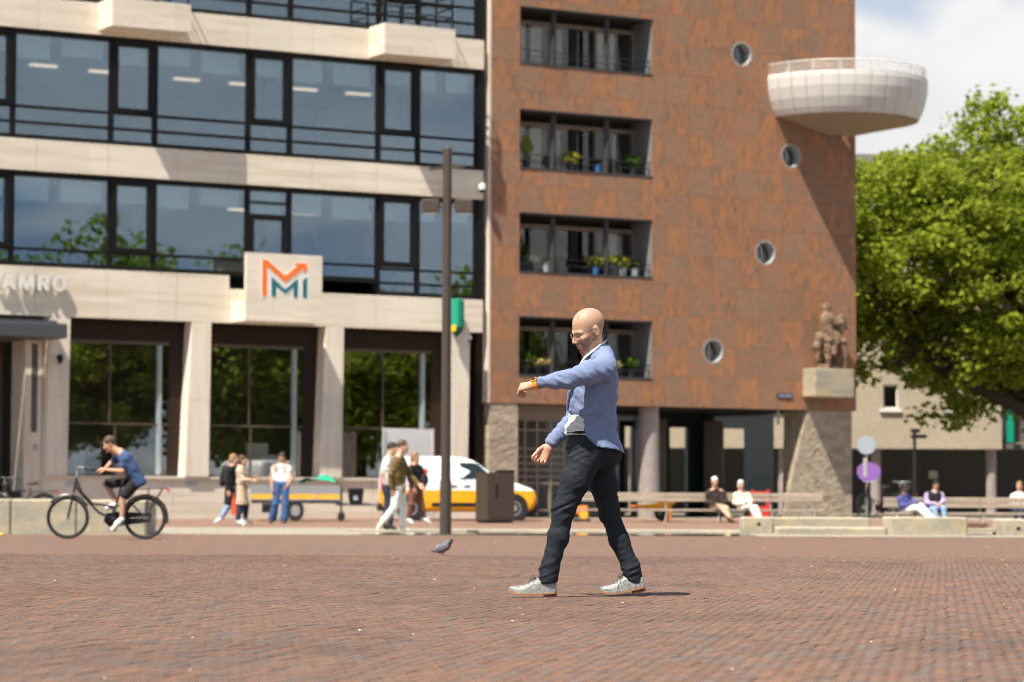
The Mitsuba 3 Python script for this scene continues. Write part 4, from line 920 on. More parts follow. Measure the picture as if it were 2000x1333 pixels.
obj('bumper', VL(bx(3.9, 4.37, -0.80, 0.80, 0.20, 0.44, 0.04)), 'black_plastic', VAN); obj('bumper', VL(bx(-0.03, 0.2, -0.8, 0.8, 0.24, 0.42, 0.03)), 'black_plastic', VAN)
obj('headlight', VL(hull([[3.85, -0.875, 0.80], [4.16, -0.80, 0.76], [4.22, -0.66, 0.80], [3.95, -0.84, 0.88], [3.85, -0.80, 0.80], [4.1, -0.66, 0.78]])), 'hub_silver', VAN)
obj('tail_light', VL(bx(0.012, 0.08, -0.885, -0.80, 0.75, 1.15)), 'red_plastic', VAN)
obj('mirror', VL(bx(2.98, 3.10, -1.02, -0.86, 1.02, 1.18, 0.03)), 'black_plastic', VAN)
for x in (0.85, 3.72):
    obj('wheel_arch', VL(frame_mesh(disc((0, 0, 0), 0.365, (0, 0, 1), 0.02, 28), (x, -0.882, 0.30), (1, 0, 0), (0, 0, 1), (0, -1, 0))), 'black_plastic', VAN)
    for s in (-1, 1):
        k = obj('wheel', VL(lathe([(0.19, -0.09), (0.29, -0.095), (0.31, -0.06), (0.31, 0.06), (0.29, 0.095), (0.19, 0.09)], 28, (x, s * 0.80, 0.31 - 0.062 + 0.06), (0, 1, 0))), 'black_rubber', VAN, smooth=40)
        obj('hubcap', VL(lathe([(0.001, 0.10), (0.06, 0.105), (0.08, 0.085), (0.17, 0.095), (0.195, 0.07), (0.195, -0.07), (0.001, -0.07)] if s > 0 else [(0.001, -0.07), (0.195, -0.07), (0.195, 0.07), (0.17, 0.095), (0.08, 0.085), (0.06, 0.105), (0.001, 0.10)], 24, (x, s * 0.80, 0.308), (0, s, 0))), 'hub_silver', k)
t2 = meshkit.text_mesh('Po', 0.12, 0.006, False); v_ = np.asarray(t2.vertices)
obj('lettering', VL(tm(np.stack([v_[:, 0] + 1.36, -hwz(1.2) - 0.008 - v_[:, 2] - 0.01 * 0, v_[:, 1] + 1.14], -1), t2.faces)), 'sign_grey', BODY)
obj('emblem', VL(hull([[1.22 + 0.10 * math.cos(a), -hwz(1.18) - q, 1.18 + 0.085 * math.sin(a)] for a in np.linspace(0, 6.2, 14) for q in (0.002, 0.012)])), 'red_plastic', BODY)

# open trailer with a yellow stripe and a green sheet
TRL = thing('trailer', 'low grey trailer with a yellow reflective stripe beside the office wall', 'trailer')
TO = at(577, 1003, 67.7); TO[2] = 0.0
TL = lambda m: frame_mesh(m, TO + np.array([0, 0, 0.055]), VX_ * 0.83, VN_)
obj('side_panel', TL([bx(-1.27, 1.27, 0.0, 0.03, 0.49, 0.84), bx(-1.27, 1.27, 1.37, 1.40, 0.49, 0.84), bx(-1.27, -1.24, 0.03, 1.37, 0.49, 0.84), bx(1.24, 1.27, 0.03, 1.37, 0.49, 0.84)]), 'galvanised', TRL)
obj('stripe', TL([bx(-1.25, -0.62, -0.006, -0.001, 0.52, 0.64), bx(-0.58, 0.60, -0.006, -0.001, 0.52, 0.64), bx(0.64, 1.25, -0.006, -0.001, 0.52, 0.64)]), 'yellow_paint', TRL)
obj('bed', TL(bx(-1.26, 1.26, 0.01, 1.39, 0.42, 0.489)), 'dark_steel', TRL)
for y in (0.06, 1.34):
    k = obj('wheel', TL(lathe([(0.13, -0.07), (0.235, -0.07), (0.25, 0), (0.235, 0.07), (0.13, 0.07)], 24, (0.0, y, 0.25), (0, 1, 0))), 'black_rubber', TRL, smooth=40)
    obj('rim', TL(disc((0.0, y, 0.25), 0.14, (0, 1, 0), 0.13, 20)), 'hub_silver', k)
obj('mudguard', TL([bx(-0.95, -0.62, 0.0, 0.2, 0.2, 0.41)]), 'black_plastic', TRL)
obj('drawbar', [tube([TL(tm([[1.2, 0.3, 0.40]], [[0, 0, 0]])).vertices[0], TL(tm([[2.35, 0.7, 0.40]], [[0, 0, 0]])).vertices[0]], 0.035), tube([TL(tm([[1.2, 1.1, 0.40]], [[0, 0, 0]])).vertices[0], TL(tm([[2.35, 0.7, 0.40]], [[0, 0, 0]])).vertices[0]], 0.035)], 'galvanised', TRL)
obj('jockey_wheel', TL([disc((1.30, 0.02, 0.12), 0.11, (0, 1, 0), 0.05, 16), bx(1.27, 1.33, 0.0, 0.05, 0.12, 0.85)]), 'black_rubber', TRL)
g = np.stack(np.meshgrid(np.linspace(0.05, 1.24, 26), np.linspace(0.05, 1.35, 16), indexing='ij'), -1)
zt = 0.84 + 0.42 * meshkit.fbm(np.stack([g[..., 0] * 2.3, g[..., 1] * 1.6, g[..., 0] * 0], -1), 3, 5) * np.sin(np.clip((g[..., 0] - 0.0) / 1.26, 0, 1) * np.pi) ** 0.6
i_ = np.arange(26 * 16).reshape(26, 16); q_ = np.stack([i_[:-1, :-1], i_[1:, :-1], i_[1:, 1:], i_[:-1, 1:]], -1).reshape(-1, 4)
solo('tarpaulin', TL(tm(np.concatenate([g, zt[..., None]], -1).reshape(-1, 3), np.vstack([q_[:, [0, 1, 2]], q_[:, [0, 2, 3]]]))), 'tarp_green', 'crumpled bright green sheet lying on the grey trailer', 'tarpaulin', smooth=30)
CR = thing('tub', 'black plastic tub hung on the drawbar between the trailer and the van', 'tub')
obj('body', TL(loft([[[1.55 + x, 0.55 + y, 0.40] for x, y in rrect(0, 0.36, 0.2, 0.04)], [[1.50 + x, 0.55 + y, 0.78] for x, y in rrect(0, 0.46, 0.26, 0.05)]])), 'black_plastic', CR); obj('label_plate', TL(bx(1.66, 1.78, 0.318, 0.325, 0.50, 0.60)), 'sign_grey', CR)
HB_ = thing('hoarding', 'tall blank white panel standing behind the delivery van', 'panel')
p0, p1 = at(749, 860, 71.9), at(846, 860, 72.9)
obj('panel', hull([[p[0], p[1] + d, z] for p in (p0, p1) for d in (0, 0.06) for z in (0.15, 2.36)]), 'white_enamel', HB_); obj('frame', [rod((p[0], p[1] - 0.02, 0.08), (p[0], p[1] - 0.02, 2.38), 0.03) for p in (p0, p1)], 'steel_pale', HB_)

# long benches
def bench(label, x0, x1, Y, zs, zb0, zb1, nleg):
    k = thing('bench', label, 'bench'); g = ground_z(Y); dx = (x1 - x0) / nleg
    for i in range(nleg):
        a, b = x0 + i * dx + 0.006, x0 + (i + 1) * dx - 0.006
        for y0, y1, z0, z1, nm in ((-0.50, -0.36, zs - 0.05, zs, 'seat_plank'), (-0.345, -0.205, zs - 0.05, zs - 0.003, 'seat_plank'), (-0.19, -0.06, zs - 0.05, zs - 0.006, 'seat_plank'), (0.0, 0.045, zb0, (zb0 + zb1) / 2 - 0.006, 'back_plank'), (0.003, 0.048, (zb0 + zb1) / 2 + 0.006, zb1, 'back_plank')):
            obj(nm, bx(a, b, Y + y0, Y + y1, z0, z1, 0.006), 'grey_wood', k)
    for i in range(nleg + 1):
        x = min(max(x0 + i * dx, x0 + 0.25), x1 - 0.25)
        obj('leg', [rod((x, Y - 0.46, zs - 0.05), (x - 0.05, Y - 0.50, g), 0.018), rod((x, Y - 0.1, zs - 0.06), (x + 0.06, Y + 0.02, g), 0.018), rod((x, Y - 0.5, zs - 0.06), (x, Y + 0.06, zs - 0.065), 0.018), rod((x, Y + 0.06, zs - 0.07), (x, Y + 0.06, zb1 - 0.03), 0.018)], 'steel_pale', k)
bench('long grey plank bench carrying the white haired couple', 1.20, 7.48, 68.9, 0.372, 0.555, 0.762, 5)
bench('grey plank bench at the right edge with two people resting on it', 8.55, 13.0, 66.0, 0.330, 0.435, 0.672, 4)

# signs on posts
k = thing('sign_post', 'post with a grey disc above a purple round tag, beside the tapered pier', 'traffic sign')
obj('post', rod((9.905, 80.05, 0.1), (9.905, 80.05, 2.42), 0.032, 10), 'galvanised', k); obj('disc', disc((9.893, 79.99, 2.137), 0.26, (0, -1, 0), 0.02, 28), 'sign_grey', k); obj('bar', bx(9.87, 9.93, 79.965, 79.978, 1.9, 2.37), 'steel_pale', k)
pts = [(0.33 * math.cos(a), 0.33 * math.sin(a) * (0.95 if math.sin(a) < 0 else 0.72)) for a in np.linspace(0, 2 * math.pi, 30)[:-1]]
obj('tag', hull([[9.955 + x, 79.95 + d, 1.42 + z] for x, z in pts for d in (0, 0.05)]), 'purple_sign', k); obj('clip', bx(9.80, 9.90, 79.93, 79.948, 1.25, 1.78), 'steel_pale', k)
k = thing('direction_sign', 'dark post with two short finger boards in front of the beige building', 'signpost')
obj('post', rod((11.24, 80.0, 0.1), (11.24, 80.0, 2.60), 0.045, 10), 'dark_steel', k)
obj('finger', hull([[11.12, 79.9, 2.49], [11.36, 79.9, 2.49], [11.12, 79.94, 2.49], [11.36, 79.94, 2.49], [11.12, 79.9, 2.60], [11.36, 79.9, 2.60], [11.12, 79.94, 2.6], [11.36, 79.94, 2.6], [11.40, 79.9, 2.545], [11.4, 79.94, 2.545]]), 'black_plastic', k); obj('finger', hull([[11.12, 79.9, 2.33], [11.54, 79.9, 2.33], [11.12, 79.94, 2.33], [11.54, 79.94, 2.33], [11.12, 79.9, 2.44], [11.54, 79.9, 2.44], [11.12, 79.94, 2.44], [11.54, 79.94, 2.44], [11.59, 79.9, 2.385], [11.59, 79.94, 2.385]]), 'black_plastic', k)

# bicycles
M('bike_black', (0.016, 0.015, 0.015), 0.35, clearcoat=0.5)
def bicycle(label, o, ex, group=None, steer=0.0, cat_='bicycle', r=0.325):
    """an upright town bicycle; local x points forward, the rear hub stands over o"""
    ex = unit(ex); ey = np.cross([0, 0, 1.0], ex); o = np.asarray(o, float)
    B = thing('bicycle', label, cat_, group); L = lambda x, y, z: o + ex * x + ey * y + np.array([0, 0, z])
    wb = 1.10
    for nm, x in (('wheel', 0.0), ('wheel', wb)):
        an = np.linspace(0, 2 * np.pi, 41)[:-1]
        k = obj(nm, tube([L(x + (r - 0.018) * math.cos(a), 0, r + (r - 0.018) * math.sin(a)) for a in an], 0.019, 8, True), 'black_rubber', B, smooth=True)
        obj('rim', tube([L(x + (r - 0.043) * math.cos(a), 0, r + (r - 0.043) * math.sin(a)) for a in an], 0.009, 6, True), 'dark_steel', k)
        sp = [rod(L(x + 0.02 * math.cos(a + 1.2), (-1) ** i * 0.025, r + 0.02 * math.sin(a + 1.2)), L(x + (r - 0.045) * math.cos(a), 0, r + (r - 0.045) * math.sin(a)), 0.0012, 4) for i, a in enumerate(np.linspace(0, 2 * np.pi, 29)[:-1])]
        obj('spokes', sp, 'galvanised', k); obj('hub', rod(L(x, -0.04, r), L(x, 0.04, r), 0.028), 'hub_silver', k)
        obj('mudguard', tube([L(x + (r + 0.018) * math.cos(a), 0, r + (r + 0.018) * math.sin(a)) for a in np.linspace(math.radians(40 if x else 15), math.radians(150 if x else 195), 20)], 0.017, 6), 'bike_black', B)
    bb = (0.46, 0.285)
    fr = [tube([L(0.98, 0, 0.88), L(1.02, 0, 0.66)], 0.018), tube([L(1.0, 0, 0.76), L(0.86, 0, 0.58), L(0.66, 0, 0.38), L(bb[0], 0, bb[1])], 0.017), tube([L(0.985, 0, 0.84), L(0.90, 0, 0.66), L(0.74, 0, 0.50), L(0.42, 0, 0.46)], 0.014), tube([L(bb[0], 0, bb[1]), L(0.33, 0, 0.80)], 0.016),
          tube([L(0, 0.05, r), L(bb[0], 0.03, bb[1])], 0.010), tube([L(0, -0.05, r), L(bb[0], -0.03, bb[1])], 0.010), tube([L(0, 0.05, r), L(0.36, 0.015, 0.68)], 0.008), tube([L(0, -0.05, r), L(0.36, -0.015, 0.68)], 0.008)]
    obj('frame', fr, 'bike_black', B, smooth=True); obj('fork', [tube([L(1.02, s * 0.045, 0.64), L(1.06, s * 0.05, 0.48), L(wb, s * 0.05, r)], 0.011) for s in (-1, 1)], 'bike_black', B)
    obj('chain_case', hull([L(x, y, z) for y in (-0.085, -0.055) for x, z in ((-0.08, r - 0.06), (-0.08, r + 0.06), (0.35, r + 0.09), (0.56, r + 0.06), (0.60, r - 0.05), (0.52, r - 0.13), (0.38, r - 0.12))]), 'black_plastic', B)
    obj('saddle', hull([L(0.17, 0.09, 0.86), L(0.17, -0.09, 0.86), L(0.44, 0.02, 0.85), L(0.44, -0.02, 0.85), L(0.2, 0.08, 0.92), L(0.2, -0.08, 0.92), L(0.42, 0.015, 0.89), L(0.42, -0.015, 0.89)]), 'heel_leather', B); obj('seat_post', rod(L(0.33, 0, 0.79), L(0.31, 0, 0.87), 0.013), 'galvanised', B)
    obj('handlebar', tube([L(0.74, 0.27, 0.98), L(0.84, 0.27, 1.01), L(0.94, 0.18, 1.02), L(0.97, 0, 1.0), L(0.94, -0.18, 1.02), L(0.84, -0.27, 1.01), L(0.74, -0.27, 0.98)], 0.012, 8), 'galvanised', B, smooth=True); obj('stem', rod(L(0.98, 0, 0.87), L(0.97, 0, 1.0), 0.014), 'galvanised', B)
    for s in (-1, 1): obj('grip', tube([L(0.84, s * 0.27, 1.01), L(0.72, s * 0.27, 0.975)], 0.017), 'black_rubber', B)
    rk = [rod(L(0.30, s * 0.07, 0.70), L(-0.30, s * 0.07, 0.73), 0.007) for s in (-1, 1)] + [rod(L(x, -0.07, 0.715), L(x, 0.07, 0.715), 0.006) for x in (0.2, 0.0, -0.2, -0.3)] + [rod(L(-0.05, s * 0.07, 0.71), L(0.0, s * 0.055, r), 0.006) for s in (-1, 1)] + [rod(L(-0.25, s * 0.07, 0.72), L(0.0, s * 0.055, r), 0.006) for s in (-1, 1)]
    obj('carrier', rk, 'bike_black', B); obj('tail_light', bx(-0.02, 0.02, -0.03, 0.03, -0.02, 0.02).apply_transform(np.vstack([np.column_stack([ex, ey, [0, 0, 1], L(-0.33, 0, 0.70)]), [0, 0, 0, 1]])), 'red_plastic', B)
    obj('pedal_crank', [rod(L(bb[0], -0.10, bb[1]), L(bb[0] + 0.02, -0.10, bb[1] - 0.165), 0.010), bx(-0.05, 0.05, -0.05, 0.05, -0.012, 0.012).apply_translation(L(bb[0] + 0.02, -0.15, bb[1] - 0.165)), rod(L(bb[0], 0.10, bb[1]), L(bb[0] - 0.02, 0.10, bb[1] + 0.165), 0.010), bx(-0.05, 0.05, -0.05, 0.05, -0.012, 0.012).apply_translation(L(bb[0] - 0.02, 0.15, bb[1] + 0.165))], 'dark_steel', B)
    return B
M('heel_leather', (0.045, 0.03, 0.022), 0.55)
BY = 41.0
_r0, _f0 = at(283, 1013, BY), at(154, 1013, BY)
bicycle('black town bicycle with a carrier, ridden across the square', (_r0[0], BY, 0.0), (-1, 0, 0), r=0.305)
bicycle('parked bicycle next to the purple tag sign, nearest to the pier', (10.55, 79.6, 0.1), (-0.75, -0.6, 0)); bicycle('parked bicycle with its rear to the bench, behind the reclining sitter', (11.2, 80.2, 0.1), (-0.45, -0.85, 0))
bicycle('parked bicycle half hidden behind the stone wall by the entrance', (at(80, 970, 63)[0], 63.4, 0.01), (-0.92, 0.3, 0)); bicycle('parked bicycle cut off by the left edge, behind the stone wall', (at(18, 970, 64)[0], 64.8, 0.02), (-0.5, -0.85, 0))

# builders' things behind the long bench
WB = thing('wheelbarrow', 'orange and yellow wheelbarrow standing behind the long bench', 'wheelbarrow')
wx = lambda px: at(px, 1000, 70.2)[0]
a, b, c_, d_ = wx(1240), wx(1262), wx(1322), wx(1300)
obj('tray', hull([[b, 70.0, 0.36], [d_, 70.0, 0.34], [b, 70.5, 0.36], [d_, 70.5, 0.34], [a, 69.9, 0.46], [c_, 69.9, 0.56], [a, 70.6, 0.46], [c_, 70.6, 0.56]]), 'yellow_paint', WB)
obj('frame', [rod((a - 0.1, 70.0, 0.44), (c_, 70.05, 0.30), 0.022), rod((a - 0.1, 70.5, 0.44), (c_, 70.45, 0.30), 0.022), rod((d_ + 0.1, 70.0, 0.5), (d_ + 0.1, 70.0, 0.08), 0.028), rod((d_ + 0.1, 70.5, 0.5), (d_ + 0.1, 70.5, 0.08), 0.028)], 'orange_paint', WB)
obj('wheel', lathe([(0.08, -0.05), (0.17, -0.05), (0.19, 0), (0.17, 0.05), (0.08, 0.05)], 20, ((b + d_) / 2 + 0.15, 70.25, 0.265), (0, 1, 0)), 'black_rubber', WB)
PC = thing('plate_compactor', 'small orange site machine at the left end of the long bench', 'machine')
ox = wx(1137); obj('engine', bx(ox - 0.16, ox + 0.14, 69.9, 70.3, 0.22, 0.44, 0.03), 'orange_paint', PC); obj('base_plate', bx(ox - 0.22, ox + 0.20, 69.85, 70.35, 0.07, 0.13, 0.02), 'dark_steel', PC); obj('belt_cover', disc((ox + 0.03, 69.87, 0.22), 0.11, (0, -1, 0), 0.06, 18), 'yellow_paint', PC); obj('handle', tube([(ox - 0.1, 70.0, 0.2), (ox - 0.3, 70.0, 0.60), (ox - 0.3, 70.25, 0.60), (ox - 0.1, 70.25, 0.2)], 0.016), 'dark_steel', PC)
RB_ = thing('barrier', 'red plastic barrier behind the white haired woman', 'barrier')
rx0, rx1 = wx(1466), wx(1502)
obj('board', bx(rx0, rx1, 70.0, 70.05, 0.66, 0.80, 0.01), 'red_plastic', RB_); obj('board', bx(rx0 - 0.02, rx1, 70.0, 70.05, 0.14, 0.44, 0.01), 'red_plastic', RB_); obj('post', bx(rx1 - 0.09, rx1, 69.98, 70.07, 0.07, 0.84, 0.01), 'red_plastic', RB_); obj('post', bx(rx0, rx0 + 0.07, 69.98, 70.07, 0.07, 0.84, 0.01), 'red_plastic', RB_)

# plants on the recessed balconies
LEAFC = {'yellow': ((0.30, 0.34, 0.03), (0.42, 0.40, 0.05)), 'green': ((0.07, 0.13, 0.02), (0.13, 0.20, 0.03)), 'dark': ((0.03, 0.06, 0.015), (0.06, 0.10, 0.025)), 'flower': ((0.55, 0.45, 0.06), (0.70, 0.62, 0.30)), 'pale': ((0.45, 0.46, 0.38), (0.60, 0.60, 0.52))}
def leaves(c, rad, n, size, cols, seed, up=0.3, flat=1.0):
    """n folded leaves (two triangles each) scattered in the ellipsoid shell c, rad"""
    r = np.random.default_rng(seed); d = r.normal(size=(n, 3)); d /= np.linalg.norm(d, axis=1, keepdims=True); p = np.asarray(c) + d * np.asarray(rad) * (r.random((n, 1)) ** 0.45)
    a = r.normal(size=(n, 3)); a[:, 2] = a[:, 2] * 0.6 - 0.2; a /= np.linalg.norm(a, axis=1, keepdims=True)
    nn = r.normal(size=(n, 3)) * 0.8 + d * 0.6 + [0, 0, up]; b = np.cross(nn, a); b /= np.linalg.norm(b, axis=1, keepdims=True); nn = np.cross(a, b)
    s = size * (0.65 + 0.7 * r.random((n, 1)))
    v = np.stack([p - a * s * 0.5, p + b * s * 0.38 + nn * s * 0.10, p + a * s * 0.55, p - b * s * 0.38 + nn * s * 0.10], 1).reshape(-1, 3)
    f = (np.array([[0, 2, 1], [0, 3, 2]])[None] + (np.arange(n) * 4)[:, None, None]).reshape(-1, 3)
    t = r.random((n, 1)); c0, c1 = np.array(cols[0]), np.array(cols[1]); col = (c0 * (1 - t) + c1 * t) * (0.8 + 0.4 * r.random((n, 1)))
    return tm(v, f), np.repeat(col, 4, axis=0)
def pot_plant(label, i, u, kind, w=0.14, h=0.3, pot='pot_dark', tall=1.0, cat_='potted plant', n=160):
    z = LOG[i][1] + 0.012; k = thing('potted_plant', label, cat_); c = Fp(u, -0.36, z)
    obj('pot', lathe([(0.09, 0), (0.13, 0.24), (0.115, 0.24), (0.10, 0.2), (0.001, 0.2)], 14, c), pot, k); obj('soil', disc(c + [0, 0, 0.205], 0.11, (0, 0, 1), 0.02, 12), 'soil', k)
    m, col = leaves(c + [0, 0, 0.26 + h * tall * 0.5], (w * 1.3, w * 1.3, h * tall * 0.62), n, 0.10, LEAFC[kind], int(u * 100) + i, 0.4); obj('foliage', m, 'leaf', k, color=col)
    obj('stem', rod(c + [0, 0, 0.2], c + [0, 0, 0.3 + h * tall * 0.5], 0.012, 5), 'bark', k)
pot_plant('tall yellow green plant at the left of the second balcony from the top', 1, 1.35, 'yellow', 0.14, 0.5, 'pot_dark', 1.3); pot_plant('low yellow green plant in the middle of the second balcony from the top', 1, 2.75, 'yellow', 0.24, 0.26, 'pot_dark'); pot_plant('blue pot with a small dark plant on the second balcony from the top', 1, 3.62, 'dark', 0.08, 0.12, 'pot_blue', n=60); pot_plant('round green plant at the right of the second balcony from the top', 1, 4.75, 'green', 0.20, 0.30, 'pot_dark')
pot_plant('dark leafy plant at the left of the third balcony from the top', 2, 1.20, 'dark', 0.22, 0.55, 'pot_dark', 1.1); pot_plant('plant with pale blossoms at the left of the third balcony', 2, 1.48, 'pale', 0.2, 0.2, 'pot_dark', n=110); pot_plant('small pale jar with dry stems on the third balcony', 2, 1.98, 'pale', 0.08, 0.12, 'pot_pale', n=50); pot_plant('sprawling yellow plant in a blue pot on the third balcony', 2, 3.55, 'yellow', 0.22, 0.24, 'pot_blue'); pot_plant('yellow leaning plant between the posts of the third balcony', 2, 3.95, 'yellow', 0.2, 0.30, 'pot_dark'); pot_plant('bright leafy plant in a pale pot on the third balcony', 2, 4.42, 'yellow', 0.2, 0.3, 'pot_pale'); pot_plant('thin green plant in a pale pot at the right end of the third balcony', 2, 4.82, 'green', 0.12, 0.2, 'pot_pale', n=60)
pot_plant('clipped round bush at the left of the lowest balcony', 3, 1.28, 'green', 0.24, 0.36, 'pot_dark', n=260); pot_plant('yellow flowering plant beside the round bush on the lowest balcony', 3, 1.72, 'flower', 0.18, 0.16, 'pot_dark'); pot_plant('pale yellow flowers nearest the left post of the lowest balcony', 3, 2.00, 'flower', 0.16, 0.18, 'pot_dark'); pot_plant('orange yellow flowers right of the walking man on the lowest balcony', 3, 4.15, 'flower', 0.18, 0.16, 'pot_dark'); pot_plant('round green bush at the right of the lowest balcony', 3, 4.70, 'green', 0.2, 0.28, 'pot_dark', n=220)
# ================================================================ the man who looks at his watch
M('skin', VC, 0.48, spec=0.45)
def _weave(p, n, uv):
    f = fbm(p.x * 260, p.y * 260, p.z * 260, 2); g = fbm(p.x * 24, p.y * 24, p.z * 24, 3)
    return mix((0.145, 0.190, 0.330), (0.215, 0.268, 0.415), f) * (0.90 + 0.2 * g)
M('blue_jacket', proc(_weave), 0.85, spec=0.15, sheen=0.5)
def _denim(p, n, uv):
    f = fbm(p.x * 300, p.y * 300, p.z * 120, 2); g = fbm(p.x * 14, p.y * 14, p.z * 14, 3)
    return mix((0.013, 0.0165, 0.022), (0.023, 0.028, 0.036), f) * (0.8 + 0.4 * g)
M('dark_trousers', proc(_denim), 0.75, spec=0.2)
M('mint_shirt', (0.60, 0.68, 0.62), 0.8, spec=0.15)
def _zig(p, n, uv):
    a = p.x / 0.019; t = dr.abs(a - dr.floor(a) - 0.5) * 2
    b = (p.z + p.y * 0.6) / 0.0125 + t * 1.1; st = dr.abs(b - dr.floor(b) - 0.5) * 2
    w = smoothstep(0.42, 0.72, st + 0.9 * (fbm(p.x * 70, p.y * 70, p.z * 70, 3) - 0.5))
    return mix((0.055, 0.058, 0.06), (0.52, 0.53, 0.51), w)
M('zigzag_leather', proc(_zig), 0.35, spec=0.5)
M('tan_leather', (0.36, 0.17, 0.07), 0.5)
M('heel_brown', (0.10, 0.035, 0.018), 0.45)
M('watch_orange', (0.90, 0.30, 0.01), 0.4)
M('metal_rim', (0.10, 0.09, 0.085), 0.3, metal=0.7)
YH_ = 17.43
def hp(px, py, d=0.0): return at(px, py, YH_ + d)
HERO = thing('person', 'bald bearded man in a light blue jacket striding left, looking at his watch', 'person')
# head: bowed, turned to the left and a little to the viewer
ya, pi_ = math.radians(24), math.radians(24)
fwd0 = np.array([-math.cos(ya), -math.sin(ya), 0.0]); hf = fwd0 * math.cos(pi_) - np.array([0, 0, math.sin(pi_)])
HR = frame(hf, [0.10, -0.05, 1.0]); HS = 1.055; HC = hp(1149.5, 645, 0.0)
HB = head_body(HC, HR, HS, True, False)
HB.rc(hp(1158, 652, 0.0), hp(1159, 702, 0.0), 0.052, 0.062, 0.03)
headm = HB.mesh(0.0038)
core = Body()
core.st([hp(0, y)[2] for y in (700, 740, 790, 840, 880)], [hp(x, 700)[0] for x in (1166, 1162, 1160, 1152, 1158)], [YH_] * 5, [0.07, 0.10, 0.10, 0.10, 0.11], [0.14, 0.16, 0.15, 0.14, 0.15])
core.rc(hp(1166, 690), hp(1166, 730), 0.055, 0.08, 0.03)
S1, E1, W1 = hp(1180, 717, -0.19), hp(1112, 741, -0.33), hp(1056, 748.5, -0.215)
S2, E2, W2_ = hp(1168, 718, 0.19), hp(1124, 818, 0.25), hp(1079, 863, 0.19)
core.chain([S1, E1, W1], [0.05, 0.036, 0.026]); core.chain([S2, E2, W2_], [0.05, 0.036, 0.028])
K = dict(h1=hp(1150, 884, -0.10), m1=hp(1125, 938, -0.11), k1=hp(1100, 997, -0.11), c1=hp(1091, 1048, -0.11), a1=hp(1073, 1112, -0.11), f1=hp(1070, 1136, -0.11),
         h2=hp(1166, 884, 0.10), m2=hp(1178, 945, 0.10), k2=hp(1191, 1004, 0.10), c2=hp(1209, 1053, 0.10), a2=hp(1233, 1110, 0.10), f2=hp(1237, 1134, 0.10))
core.chain([K['h1'], K['k1'], K['a1'], hp(1066, 1143, -0.11), hp(1030, 1149, -0.11)], [0.07, 0.05, 0.033, 0.022, 0.012]); core.chain([K['h2'], K['k2'], K['a2'], hp(1238, 1139, 0.10), hp(1200, 1149, 0.10)], [0.07, 0.05, 0.033, 0.022, 0.012])
corem = core.mesh(0.011)
x1 = unit(np.array([-0.80, 0.42, -0.16])); hand1 = hand(W1 + x1 * 0.045 + [0, 0, -0.002], x1, (-0.15, -0.62, 0.72), (0, 1, -0.2), 1.0, (42, 62, 45), 0.6, 0.0028)
x2 = unit(np.array([-0.50, -0.10, -0.80])); hand2 = hand(W2_ + x2 * 0.035, x2, (0.25, 0.95, -0.15), (-1, 0.0, 0.5), 1.03, (38, 55, 40), 0.5, 0.0028, 0.0, 0.35)
skin = joined([headm, corem, hand1, hand2])
v = (np.asarray(skin.vertices) - HC) @ HR / HS
c = np.tile(np.array([0.50, 0.285, 0.185]), (len(v), 1))
inh = np.linalg.norm(v - [0, 0, 0.0], axis=1) < 0.19
g1 = meshkit.fbm(v * 45, 3, 2)[:, None]; g2 = meshkit.fbm(v * 260, 2, 5)[:, None]
c = c * (0.92 + 0.16 * g1)
jaw = np.clip((0.012 - v[:, 2] - 0.028 + np.clip((0.075 - v[:, 0]) * 0.35, -0.02, 0.05)) / 0.022, 0, 1) * np.clip((v[:, 0] + 0.005) / 0.02, 0, 1) * np.clip((v[:, 2] + 0.128) / 0.02, 0, 1) * inh
mous = np.clip(1 - np.abs(v[:, 2] + 0.050) / 0.010, 0, 1) * (v[:, 0] > 0.08) * (np.abs(v[:, 1]) < 0.03)
bt = np.maximum(jaw * np.clip((0.40 - (np.abs(v[:, 2] + 0.03) < 0.0)) * 3, 0, 1) * (1 - 0.8 * (v[:, 0] > 0.09) * (np.abs(v[:, 2] + 0.066) < 0.012)), mous)[:, None]
c = c * (1 - bt * (0.58 + 0.28 * g1)) + bt * (0.58 + 0.28 * g1) * np.array([0.10, 0.068, 0.055])
brow = (np.clip(1 - np.abs(v[:, 2] - 0.019 - 0.1 * np.abs(np.abs(v[:, 1]) - 0.03)) / 0.0045, 0, 1) * (v[:, 0] > 0.065) * (np.abs(v[:, 1]) > 0.012) * (np.abs(v[:, 1]) < 0.052))[:, None]
c = c * (1 - 0.6 * brow) + 0.6 * brow * np.array([0.12, 0.08, 0.055])
lips = (np.clip(1 - np.abs(v[:, 2] + 0.0665) / 0.0115, 0, 1) * (v[:, 0] > 0.085) * (np.abs(v[:, 1]) < 0.026))[:, None]
c = c * (1 - 0.6 * lips) + 0.6 * lips * np.array([0.36, 0.13, 0.10])
scalp = (np.clip((v[:, 2] - 0.02 - np.clip(v[:, 0] * 1.0, -0.05, 0.1)) / 0.03, 0, 1) * (v[:, 0] < 0.06) * inh)[:, None] * 0.25
c = c * (1 - scalp) + scalp * np.array([0.34, 0.25, 0.20])
scene[HERO] = mikit.ply(skin, 'mat_skin', smooth=True, color=c)
for q in (-1, 1):
    p = HC + HR @ (HS * np.array([0.0875, q * 0.032, -0.003])); obj('eye', lathe([(1e-4, -0.001), (0.0048, 0.0), (1e-4, 0.0012)], 12, p, HR[:, 0] * 1.0), 'black_plastic', HERO)
